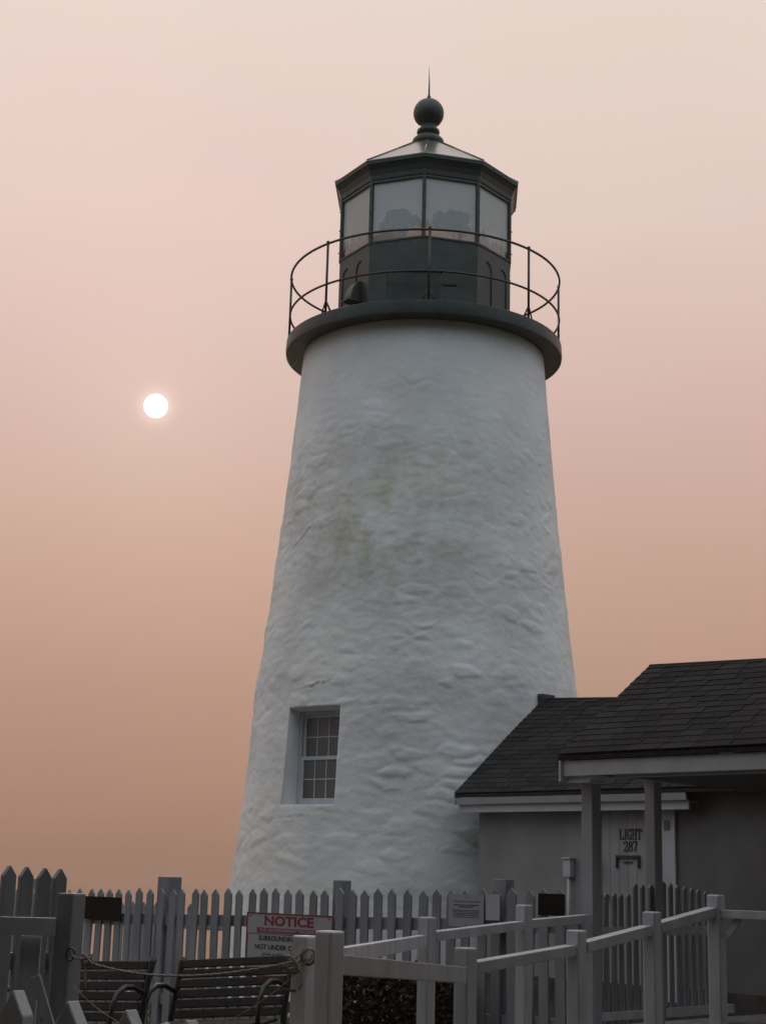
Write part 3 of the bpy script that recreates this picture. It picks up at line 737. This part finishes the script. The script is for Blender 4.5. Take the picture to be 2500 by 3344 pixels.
# shaped block between beam and first post
blk = [PP(.03, .055, PZE - .167), PP(.03, .055, PZE - .215), PP(.26, .055, PZE - .215), PP(.275, .055, PZE - .195), PP(.31, .055, PZE - .18), PP(.36, .055, PZE - .167)]
MB().prism(blk, VX * .20).obj('bracket', TRIM, PO)
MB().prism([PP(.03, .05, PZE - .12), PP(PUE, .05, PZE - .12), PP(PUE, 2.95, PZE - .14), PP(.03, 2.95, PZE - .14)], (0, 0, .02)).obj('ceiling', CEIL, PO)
MB().prism([PP(.03, .05, PZE - .05), PP(.03, PRUN, PZR - .05), PP(.03, 2 * PRUN, PZE - .05)], UX * .03).obj('gable_wall', WALLW, PO)
for (u, v, w, zt) in ((.117, .259, .054, PZE - .172), (.099, 1.089, .050, PZE - .145), (2.4, .259, .062, PZE - .172)):
    M = Matrix.Translation(PP(u, v, 0)) @ Matrix.Rotation(radians(-45), 4, 'Z')
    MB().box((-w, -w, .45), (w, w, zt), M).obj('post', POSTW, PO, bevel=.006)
nf = 22
for i in range(nf):
    v = -.1 + i * .145
    MB().prism([PP(-.2, v, .45), PP(3.4, v, .45), PP(3.4, v + .138, .45), PP(-.2, v + .138, .45)], (0, 0, -.03)).obj('floor_board', FLOORP, PO)
MB().prism([PP(-.2, -.11, .415), PP(3.4, -.11, .415), PP(3.4, -.11, .0), PP(-.2, -.11, .0)], VX * .02).obj('skirt', WALLW, PO)

# ------------------------------------------------------------------ pickets, posts, fences
def picket_mesh(m, w, t, h, tip, name='picket', bev=0):
    poly = [Vector((-w / 2, -t / 2, 0)), Vector((w / 2, -t / 2, 0)), Vector((w / 2, -t / 2, h - tip)), Vector((0, -t / 2, h)), Vector((-w / 2, -t / 2, h - tip))]
    return MB().prism(poly, (0, t, 0)).mesh(name, m, bevel=bev, seg=1)
def frame(p, d, tilt=0.0, lean=0.0):
    """local x along d"""
    d = Vector((d[0], d[1], 0)).normalized(); n = Vector((-d.y, d.x, 0))
    M = Matrix(((d.x, n.x, 0, p[0]), (d.y, n.y, 0, p[1]), (0, 0, 1, p[2]), (0, 0, 0, 1)))
    return M @ Matrix.Rotation(tilt, 4, 'Y') @ Matrix.Rotation(lean, 4, 'X')
def post(parent, p, w, z1, ang=0.0, z0=-.1, bev=.008, name='post', seg=2, m=None):
    M = Matrix.Translation((p[0], p[1], 0)) @ Matrix.Rotation(ang, 4, 'Z')
    return MB().box((-w / 2, -w / 2, z0), (w / 2, w / 2, z1), M).obj(name, m or WHITE, parent, bevel=bev, seg=seg)

# back fence: from far left to the first porch post
FA, FB = Vector((-4.55, 16.93, 0)), Vector((1.27, 12.17, 0))
FD = (FB - FA); FL = FD.length; FD.normalize(); FNn = Vector((-FD.y, FD.x, 0))     # FNn points away from the viewer
def fz(s): return 1.318 + .185 * s / FL
BF = thing('picket_fence', FA + FD * 2.5, 'long white picket fence standing in front of the lighthouse', 'fence')
pm = picket_mesh(SHADEW, .088, .02, 1.30, .05, bev=.002)
n = int(FL / .1535)
for i in range(n + 1):
    s = i * .1535
    p = FA + FD * s; zt = fz(s) + random.uniform(-.012, .010)
    link('picket', pm, BF, frame((p.x, p.y, zt - 1.30), FD, random.uniform(-.016, .016), random.uniform(-.012, .012)) @ Matrix.Diagonal((random.uniform(.93, 1.05), 1, 1, 1)))
for (dz0, dz1) in ((-.335, -.235), (-1.06, -.965)):
    a, b = FA + FNn * .032, FB + FNn * .032
    mid = (dz0 + dz1) / 2
    MB().beam((a.x, a.y, fz(0) + mid), (b.x, b.y, fz(FL) + mid), .042, dz1 - dz0).obj('rail', SHADEW, BF)
fang = math.atan2(FD.y, FD.x)
for (x, y, zt, w) in ((-4.00, 16.52, 1.44, .16), (-2.40, 15.27, 1.50, .165), (-.64, 13.83, 1.515, .115), (.72, 12.72, 1.56, .115)):
    p = Vector((x, y, 0)); s = (p - FA).dot(FD); p = FA + FD * s + FNn * (.056 + w / 2)
    post(BF, p, w, zt, fang, bev=.006, m=SHADEW)
# second fence further back, beyond the left part
F2A, F2B = Vector((-6.6, 21.5, 0)), Vector((-2.2, 18.6, 0))
F2D = (F2B - F2A); F2L = F2D.length; F2D.normalize(); F2N = Vector((-F2D.y, F2D.x, 0))
B2 = thing('picket_fence', F2A + F2D * 2, 'second white picket fence glimpsed through the gaps of the left fence', 'fence')
pm2 = picket_mesh(SHADEW, .088, .02, 1.2, .05, bev=0)
for i in range(int(F2L / .19)):
    p = F2A + F2D * (i * .19)
    link('picket', pm2, B2, frame((p.x, p.y, -.02), F2D, random.uniform(-.01, .01)))
for zz in (.93, .35):
    a, b = F2A + F2N * .035, F2B + F2N * .035
    MB().beam((a.x, a.y, zz), (b.x, b.y, zz), .04, .09).obj('rail', SHADEW, B2)

# tall pickets at the far left, running away to the right
TL = thing('picket_fence', (-2.1, 8.75, 0), 'short run of tall white pickets at the far left', 'fence')
tp = picket_mesh(SHADEW, .080, .036, 1.50, .055, bev=.003)
TD = VX
for i in range(-3, 4):
    p = Vector((-2.212, 8.60, 0)) + TD * (.1105 * i)
    link('picket', tp, TL, frame((p.x, p.y, .056 + random.uniform(-.005, .005)), TD, random.uniform(-.006, .006)))
for zz in (1.05, .40):
    a = Vector((-2.62, 8.19, zz)) + Vector((-S2, S2, 0)) * .045; b = a + TD * .98
    MB().beam(a, b, .04, .09).obj('rail', WHITE, TL)
# left gate post with its rail and brace
GP = thing('gate_post', (-1.729, 8.0, 0), 'square white post at left holding a wide rail and the rope', 'post')
post(GP, (-1.729, 8.0), .105, 1.43, radians(-28), bev=.010, m=SHADEW)
MB().beam((-2.75, 7.93, 1.262), (-1.79, 7.985, 1.262), .04, .088).obj('rail', WHITE, GP, bevel=.003)
MB().beam((-2.75, 7.93, .45), (-1.79, 7.985, .45), .04, .088).obj('rail', WHITE, GP, bevel=.003)
MB().beam((-1.85, 7.86, 1.03), (-1.72, 7.85, .70), .02, .05).obj('brace', WHITE, GP, bevel=.003)
for i in range(4):
    x = -2.68 + i * .235
    MB().prism([Vector((x, 8.02, .10)), Vector((x + .10, 8.025, .10)), Vector((x + .10, 8.025, 1.215)), Vector((x, 8.02, 1.215))], (0, .02, 0)).obj('board', WHITE, GP)
ringpts = [(-1.70 + .022 * cos(a), 7.935, 1.135 + .03 * sin(a)) for a in [2 * pi * k / 16 for k in range(16)]]
MB().tube(ringpts, .006, 6, True).obj('eye_ring', GALV, GP, True)

# nearest pickets at the lower left, sloping down to the right
NF = thing('picket_fence', (-.8, 4.2, 0), 'nearest white picket fence, only its pointed tops showing at lower left', 'fence')
nd = Vector((cos(radians(36)), -sin(radians(36)), 0))
npm = picket_mesh(LITW, .095, .042, 1.18, .066, bev=.003)
spots = [(-1.273, 4.5, 1.239), (-1.08, 4.4, 1.222), (-0.905, 4.3, 1.206), (-0.726, 4.2, 1.196), (-0.557, 4.1, 1.184), (-0.393, 4.0, 1.173)]
for (x, y, z) in spots:
    link('picket', npm, NF, frame((x, y, z - 1.18), nd, random.uniform(-.006, .006)))
a, b = Vector(spots[0]), Vector(spots[-1]); q = Vector((sin(radians(33)), cos(radians(33)), 0)) * .045
for dz in (.32, .88):
    MB().beam(a + q - Vector((0, 0, dz)), b + q - Vector((0, 0, dz)), .04, .09).obj('rail', LITW, NF)

# ------------------------------------------------------------------ ramp and its railings
def ramp_z(v): return .10 + .35 * min(1, max(0, v / 3.4))
RB = Vector((-.15, 9.35, 0))
rp = thing('ramp', (.6, 10.2, 0), 'low grey boarded ramp climbing between the white railings', 'ramp')
for i in range(24):
    a = Vector((.13, 8.66, 0)) + VX * (.145 * i); b = Vector((-.82, 9.62, 0)) + VX * (.145 * i)
    z = .06 + .36 * i / 24
    MB().prism([Vector((a.x, a.y, z)), Vector((a.x + VX.x * .138, a.y + VX.y * .138, z + .015)), Vector((b.x + VX.x * .138, b.y + VX.y * .138, z + .015)), Vector((b.x, b.y, z))], (0, 0, -.03)).obj('deck_board', FLOORP, rp)
pa = radians(-45)
# pair of posts where the two railings meet
NR = thing('ramp_railing', (.9, 9.6, 0), 'nearer white ramp railing rising to the right', 'railing')
posts = [(-.353, 6.9, 1.318, .096), (.303, 8.8, 1.185, .096), (.994, 9.58, 1.272, .092), (1.53, 10.13, 1.382, .092), (2.028, 10.6, 1.495, .092)]
for (x, y, zt, w) in posts:
    post(NR, (x, y), w, zt, pa + radians(6), bev=.014, seg=3, m=LITW if y < 8 else WHITE)
def rail(parent, a, b, w=.09, h=.05, name='rail'):
    return MB().beam((a[0], a[1], a[2] - h / 2), (b[0], b[1], b[2] - h / 2), w, h).obj(name, WHITE, parent, bevel=.004)
RO = Vector((-.045, .04, 0))
rail(NR, (-.315, 6.97, 1.215), (.285, 8.72, 1.085), .045, .085)
rail(NR, (.345, 8.86, 1.108), (.955, 9.55, 1.186), .085, .062)
rail(NR, (1.035, 9.62, 1.203), (1.492, 10.10, 1.298), .085, .062)
rail(NR, (1.568, 10.17, 1.315), (1.995, 10.58, 1.415), .085, .062)
rail(NR, (2.07, 10.575, 1.40), (2.9, 9.8, 1.40), .07, .055)
MB().beam((2.09, 10.56, 1.23), (2.16, 10.50, 1.345), .03, .045).obj('brace', WHITE, NR)
rail(NR, (-.315, 6.97, .50), (.285, 8.72, .42), .04, .085)
BR = thing('ramp_railing', (.5, 11, 0), 'farther white ramp railing ending at the porch post', 'railing')
for (x, y, zt, w) in ((-.468, 7.12, 1.287, .096), (.106, 10.6, 1.30, .092), (.814, 11.5, 1.383, .092)):
    post(BR, (x, y), w, zt, pa + radians(4), bev=.014, seg=3, m=LITW if y < 8 else WHITE)
rail(BR, (-.31, 7.02, 1.243), (.075, 10.53, 1.185), .05, .075)
rail(BR, (.14, 10.66, 1.205), (.775, 11.44, 1.268), .085, .062)
rail(BR, (.85, 11.56, 1.278), (1.33, 12.12, 1.315), .085, .062)
ey = [(-.452 + .03 * cos(a), 7.05, 1.20 + .035 * sin(a)) for a in [2 * pi * k / 16 for k in range(16)]]
MB().tube(ey, .007, 6, True).obj('eye_ring', GALV, BR, True)
MB().beam((-.50, 7.055, 1.05), (-.56, 7.05, 1.06), .006, .012).obj('hook', GALV, BR)

# gate of slender pickets between and beyond the porch posts
GT = thing('porch_gate', PP(.1, .7, .45), 'slender white picket gate between the two porch posts', 'gate')
gm_ = picket_mesh(SHADEW, .048, .022, .98, .03, bev=.002)
for i in range(8):
    v = .36 + i * .094
    p = PP(.108, v, 0); zz = .50 if i < 5 else .575
    link('picket', gm_, GT, frame((p.x, p.y, zz + random.uniform(-.004, .004)), VX, random.uniform(-.008, .008)))
for zz in (1.19, .56):
    MB().beam(PP(.14, .33, zz), PP(.14, 1.02, zz), .035, .06).obj('rail', WHITE, GT)
G2 = thing('picket_fence', PP(.1, 1.6, .45), 'shaded white picket fence under the porch behind the second post', 'fence')
for i in range(9):
    v = 1.20 + i * .098
    p = PP(.108, v, 0)
    link('picket', gm_, G2, frame((p.x, p.y, .60 - .012 * i + random.uniform(-.004, .004)), VX, random.uniform(-.008, .008)))
for zz in (1.19, .56):
    MB().beam(PP(.14, 1.15, zz), PP(.14, 2.1, zz), .035, .07).obj('rail', WHITE, G2)

# ------------------------------------------------------------------ signs on the back fence
def signM(x0, y0, x1, y1, z, off=.0):
    """local x along the fence, y up, z towards the viewer"""
    d = Vector((x1 - x0, y1 - y0, 0)).normalized(); nrm_ = Vector((d.y, -d.x, 0))
    return Matrix(((d.x, 0, nrm_.x, x0 + nrm_.x * off), (d.y, 0, nrm_.y, y0 + nrm_.y * off), (0, 1, 0, z), (0, 0, 0, 1)))
def fence_at(s, off): p = FA + FD * s - FNn * off; return p
def sign_thing(name, s0, s1, z0, z1, label, cat, board_mat, off=.024):
    a, b = fence_at(s0, off), fence_at(s1, off)
    t = thing(name, ((a.x + b.x) / 2, (a.y + b.y) / 2, z0), label, cat)
    M = signM(a.x, a.y, b.x, b.y, 0, 0)
    MB().box((0, z0, 0), (s1 - s0, z1, .006), M).obj('board', board_mat, t)
    return t, M, s1 - s0
def fs(x, y): return (Vector((x, y, 0)) - FA).dot(FD)
s0, s1 = fs(-1.491, 14.40), fs(-.679, 13.72)
zt, zb = 1.212, .66
nt_, M, w = sign_thing('notice_sign', s0, s1, zb, zt, 'white NOTICE sign with red lettering behind the right bench', 'sign', SIGNW)
b = MB().box((0, zt - .013, .0062), (w, zt, .009), M).box((0, zb, .0062), (w, zb + .013, .009), M).box((0, zb + .013, .0062), (.013, zt - .013, .009), M).box((w - .013, zb + .013, .0062), (w, zt - .013, .009), M)
b.obj('border', RED, nt_)
def T(M, x, y, z=.0075): return M @ Matrix.Translation((x, y, z))
text('NOTICE', .115, RED, T(M, w * .495, zt - .072), nt_, bold=.004, width=w * .57)
MB().box((w * .13, zt - .172, .0062), (w * .90, zt - .130, .0085), M).obj('red_band', RED, nt_)
text('U.S. GOVERNMENT PROPERTY', .034, SIGNW, T(M, w * .515, zt - .151, .0095), nt_, bold=.0008, width=w * .70)
b = MB().box((.02, zt - .186, .0062), (w - .02, zt - .182, .0075), M).box((.02, zb + .02, .0062), (.024, zt - .186, .0075), M).box((w - .024, zb + .02, .0062), (w - .02, zt - .186, .0075), M)
b.obj('inner_border', INK, nt_)
text('SURROUNDING PARK', .058, INK, T(M, w * .46, zt - .222), nt_, bold=.0012, width=w * .62)
text('NOT UNDER CONTROL', .058, INK, T(M, w * .46, zt - .298), nt_, bold=.0012, width=w * .70)
text('COAST GUARD', .058, INK, T(M, w * .46, zt - .374), nt_, bold=.0012, width=w * .52)
b = MB()
for x in (.045, w - .045): b.tube([M @ Vector((x, zt - .03, .006)), M @ Vector((x, zt - .03, .0105))], .006, 8)
b.obj('screw', INK, nt_)
s0, s1 = fs(.317, 12.94), fs(.594, 12.72)
wsn, M, w = sign_thing('info_sign', s0, s1, 1.178, 1.432, 'small white information sign with lines of fine print', 'sign', SIGNW, .026)
zt = 1.432
for (dy, hh, wd, m_) in ((.055, .008, .78, GREYINK), (.083, .007, .70, INK), (.098, .007, .40, INK), (.123, .007, .76, GREYINK), (.136, .007, .76, GREYINK), (.150, .007, .76, GREYINK), (.163, .007, .70, GREYINK), (.178, .004, .76, INK)):
    b = MB(); x = w * (.5 - wd / 2)
    while x < w * (.5 + wd / 2):
        l = random.uniform(.006, .02); b.box((x, zt - dy - hh / 2, .0062), (min(x + l, w * (.5 + wd / 2)), zt - dy + hh / 2, .0072), M); x += l + .003
    b.obj('print_line', m_, wsn)
b = MB()
for y in (.018, .24): b.tube([M @ Vector((w / 2, zt - y, .006)), M @ Vector((w / 2, zt - y, .009))], .004, 8)
b.obj('screw', INK, wsn)
s0, s1 = fs(.605, 12.70), fs(.715, 12.62)
sign_thing('plate', s0, s1, 1.24, 1.44, 'plain pale plate beside the small information sign', 'sign', TRIM, .026)
s0, s1 = fs(1.005, 12.38), fs(1.195, 12.23)
t, M, w = sign_thing('black_board', s0, s1, 1.296, 1.46, 'small blank black board near the porch post', 'sign', BLACKS, .03)
MB().box((-.008, 1.285, -.004), (0, 1.465, .012), M).obj('edge_strip', TRIM, t)
s0, s1 = fs(-3.276, 15.89), fs(-2.829, 15.52)
sign_thing('black_board', s0, s1, 1.066, 1.288, 'wide blank black board on the left stretch of fence', 'sign', BLACKS, .03)
s0 = fs(-3.62, 16.17)
t, M, w = sign_thing('lantern_box', s0, s0 + .05, 1.10, 1.22, 'little dark box hung between the left pickets', 'box', BLACKS, .03)
MB().box((.012, 1.08, .002), (.04, 1.0995, .03), M).obj('base', BLACKS, t)

# ------------------------------------------------------------------ benches
def bench(a, b, label):
    """a, b: ground points under the ends of the top slat; the seat lies towards the viewer"""
    a, b = Vector(a), Vector(b); zg = a.z; d = (b - a); d.z = 0; L = d.length; d.normalize(); f = Vector((d.y, -d.x, 0))   # f: towards the viewer
    M = Matrix(((d.x, f.x, 0, a.x), (d.y, f.y, 0, a.y), ((b.z - a.z) / L, 0, 1, zg), (0, 0, 0, 1)))  # sheared between the end heights so the top slat follows its image line
    t = thing('bench', (a.x + d.x * L / 2, a.y + d.y * L / 2, zg), label, 'bench', 'dark slatted benches by the fence')
    def W(x, y, z): return M @ Vector((x, y, z))
    # back slats lean back: y = 0 at top, y = .14 at seat height
    nb_ = 6
    for i in range(nb_):
        z0 = .475 + i * .0685; y0 = .135 - (z0 - .45) * .30
        q = M @ Matrix.Translation((0, y0, z0)) @ Matrix.Rotation(radians(16), 4, 'X')
        MB().box((.02, -.011, 0), (L - .02, .011, .058), q).obj('back_slat', BENCHM, t, bevel=.004, seg=1)
    for i in range(6):
        y0 = .16 + i * .068
        MB().box((.02, y0, .425 + .004 * abs(i - 3)), (L - .02, y0 + .058, .448 + .004 * abs(i - 3)), M).obj('seat_slat', BENCHM, t, bevel=.004, seg=1)
    for x in (.0, L):
        e = MB()
        e.tube([W(x, -.02, .885), W(x, -.005, .86), W(x, .05, .70), W(x, .12, .48), W(x, .10, .30), W(x, .02, .0)], .02, 8, taper=[1.5, 1.4, 1.1, 1.1, 1, 1])
        e.tube([W(x, .10, .41), W(x, .30, .40), W(x, .52, .42), W(x, .57, .405)], .019, 8)
        e.tube([W(x, .50, .41), W(x, .535, .28), W(x, .52, .12), W(x, .56, .0)], .02, 8)
        ef = e.obj('end_frame', BIRON, t, True)
        ar = MB()
        ar.tube([W(x, .055, .66), W(x, .13, .675), W(x, .24, .71), W(x, .35, .715), W(x, .45, .68), W(x, .51, .60), W(x, .53, .50), W(x, .53, .42)], .018, 8)
        ar.obj('arm', BIRON, ef, True)
    MB().tube([W(0, .16, .20), W(L, .16, .20)], .012, 6).obj('stretcher', BIRON, t, True)
    return t
bench((-1.666, 11.6, .049), (-.838, 11.3, .122), 'dark slatted bench in front of the NOTICE sign')
bench((-2.675, 11.5, .02), (-1.822, 11.2, .06), 'short dark slatted bench under the left black board')
# low dark shrub clipped flat, against the fence behind the ramp rails
SHRUBM = mat('dark_shrub_leaves', (.030, .030, .014), .7, .3, 9)
sh = thing('low_shrub', (-.1, 12.72, .06), 'low dark clipped shrub glimpsed between the two ramp rails', 'shrub')
lf = MB(); rs = random.Random(5)
for i in range(5200):
    q = rs.uniform(0, 1); x = -.66 + 1.05 * q
    top = .89 - (.07 if q > .72 else 0) + .02 * noise.noise(Vector((q * 9, 0, 4))); bot = .36 + .07 * q + .03 * noise.noise(Vector((q * 7, 3, 0)))
    p = Vector((x, 12.74 + rs.uniform(-.16, .16), rs.uniform(bot, top))); sz = rs.uniform(.015, .032)
    d1 = Vector((rs.gauss(0, 1), rs.gauss(0, 1), rs.gauss(0, 1))).normalized(); d2 = d1.orthogonal().normalized()
    lf.add([p - d1 * sz, p + d2 * sz * .6, p + d1 * sz, p - d2 * sz * .6], [(0, 1, 2, 3)])
lf.obj('foliage', SHRUBM, sh)
for i in range(5):
    x = -.56 + .21 * i
    MB().tube([(x, 12.74, .0), (x + .03, 12.75, .25), (x - .02, 12.73, .6)], .012, 6, taper=[1, .8, .4]).obj('stem', BARK, sh, True)

# ------------------------------------------------------------------ ropes
def rope(name, pts, r, label, twist=True, seg=6):
    o = MB().tube(pts, r, seg).obj(name, ROPE, None, True)
    return tag(o, label, 'rope')
A, B = Vector((-1.695, 7.93, 1.128)), Vector((-.458, 7.05, 1.19))
pts = []
for i in range(90):
    q = i / 89; p = A.lerp(B, q)
    kn = .9 if (q < .08 or q > .93) else .35
    p.z -= .085 * 4 * q * (1 - q) * (1 - .35 * (q - .5)); p.z += .004 * sin(i * 1.9) * kn; p.y += .004 * cos(i * 1.9) * kn
    pts.append(p)
ro = rope('rope', pts, .0052, 'pale knotted rope strung between the left post and the post pair')
def knot(c_, r, k, parent):
    pts = [Vector(c_) + Vector((r * 1.5 * cos(3 * a) * .7, r * sin(2 * a), r * cos(2 * a) * .9 + r * .3 * sin(5 * a))) for a in [2 * pi * i / 60 for i in range(60)]]
    MB().tube(pts, .007, 6, True).obj('knot', ROPE, parent, True)
knot((-1.60, 7.86, 1.115), .022, 1, ro)
knot((-.515, 7.07, 1.165), .032, 2, ro)
MB().tube([(-1.60, 7.86, 1.11), (-1.605, 7.85, 1.05), (-1.598, 7.85, 1.0), (-1.60, 7.85, .965)], .0065, 6).obj('tail', ROPE, ro, True)
MB().tube([(-.50, 7.04, 1.16), (-.47, 7.03, 1.12), (-.475, 7.03, 1.08), (-.49, 7.03, 1.06)], .0065, 6).obj('tail', ROPE, ro, True)
MB().tube([(-.56, 7.06, 1.13), (-.50, 7.05, 1.15), (-.44, 7.045, 1.19), (-.425, 7.045, 1.225), (-.455, 7.045, 1.235), (-.49, 7.05, 1.20)], .007, 6).obj('loop', ROPE, ro, True)
A, B = Vector((-1.67, 7.92, .985)), Vector((-.50, 7.06, 1.13))
pts = []
for i in range(40):
    q = i / 39; p = A.lerp(B, q); p.z -= .26 * 4 * q * (1 - q) * (1 - .1 * q); pts.append(p)
rope('string', pts, .0022, 'thin string sagging low beneath the knotted rope')

# ------------------------------------------------------------------ unseen trees added around the viewer to shade the foreground
def tree(x, y, h, cr, seed, label, low=.12, n=12000, size=1.0):
    rnd = random.Random(seed); z0 = ground_z(x, y)
    t = thing('shade_tree', (x, y, z0), label, 'tree', 'shade trees behind the viewer')
    b = MB()
    b.tube([(x, y, z0 - .3), (x + .1, y, z0 + h * .25), (x - .1, y + .1, z0 + h * .55), (x, y, z0 + h * .85)], .32, 10, taper=[1.3, .9, .55, .12])
    tips = []
    for k in range(16):
        a = rnd.uniform(0, 2 * pi); zz = h * rnd.uniform(low, .75); rl = cr * rnd.uniform(.5, .8)
        e = Vector((x + cos(a) * rl, y + sin(a) * rl, z0 + zz + rl * .35)); tips.append(e)
        b.tube([(x, y, z0 + zz), ((x + e.x) / 2, (y + e.y) / 2, z0 + zz + rl * .1), e], .10, 6, taper=[1, .6, .15])
    b.obj('trunk', BARK, t, True)
    lf = MB()
    for i in range(n):
        # clumps round the branch tips and through an egg-shaped crown
        if i % 3 == 0:
            c_ = rnd.choice(tips); p = c_ + Vector((rnd.gauss(0, 1), rnd.gauss(0, 1), rnd.gauss(0, .6))) * cr * .16
        else:
            a = rnd.uniform(0, 2 * pi); q = rnd.uniform(low, 1); e = (q - low) / (1 - low)
            rr = cr * (max(0, sin(pi * (.12 + .88 * e)))) ** .5 * sqrt(rnd.uniform(.05, 1))
            p = Vector((x + cos(a) * rr, y + sin(a) * rr, z0 + h * q))
        s = rnd.uniform(.16, .34) * size; d1 = Vector((rnd.gauss(0, 1), rnd.gauss(0, 1), rnd.gauss(0, 1))).normalized(); d2 = d1.orthogonal().normalized()
        lf.add([p - d1 * s, p + d2 * s * .6, p + d1 * s, p - d2 * s * .6], [(0, 1, 2, 3)])
    lf.obj('crown', LEAF, t)
    return t
TREES = [(-4.8, -3.9, 17.5, 6.2, .37), (5.0, -3.9, 17.5, 6.2, .37), (0, -9.5, 18, 5.6, .05), (-10, -8, 16, 5.4, .05), (10, -8, 16, 5.4, .05), (14.0, -.5, 14, 5.2, .08), (-15.0, -1.0, 13, 5.0, .08),
         (7.6, 6.2, 12.5, 4.0, .16), (-8.6, 5.0, 12, 4.0, .16)]
wh = ['spreading shade tree close behind the viewer to the left', 'spreading shade tree close behind the viewer to the right', 'dense leafy tree straight behind the viewer', 'dense leafy tree behind the viewer at far left',
      'dense leafy tree behind the viewer at far right', 'leafy tree far to the right of the viewer', 'leafy tree far to the left of the viewer', 'leafy tree just outside the view at right, near the porch', 'leafy tree just outside the view at left']
for i, (x, y, h, cr, lo) in enumerate(TREES):
    tree(x, y, h, cr, 11 + i, wh[i], lo, 13000, 1.25)

# ------------------------------------------------------------------ smoke haze over land and sea
hz = MB().box((-1600, -700, -16), (1600, 1900, 21)).obj('haze', GALV)
hm = bpy.data.materials.new('smoke_haze'); hm.use_nodes = True
t = hm.node_tree; t.nodes.clear()
o = t.nodes.new('ShaderNodeOutputMaterial'); pv = t.nodes.new('ShaderNodeVolumePrincipled')
pv.inputs['Color'].default_value = (.74, .53, .41, 1); pv.inputs['Density'].default_value = .0009; pv.inputs['Anisotropy'].default_value = .3
t.links.new(pv.outputs[0], o.inputs['Volume'])
hz.data.materials.clear(); hz.data.materials.append(hm)
tag(hz, 'thin pinkish smoke haze hanging over the sea', 'haze', kind='stuff')
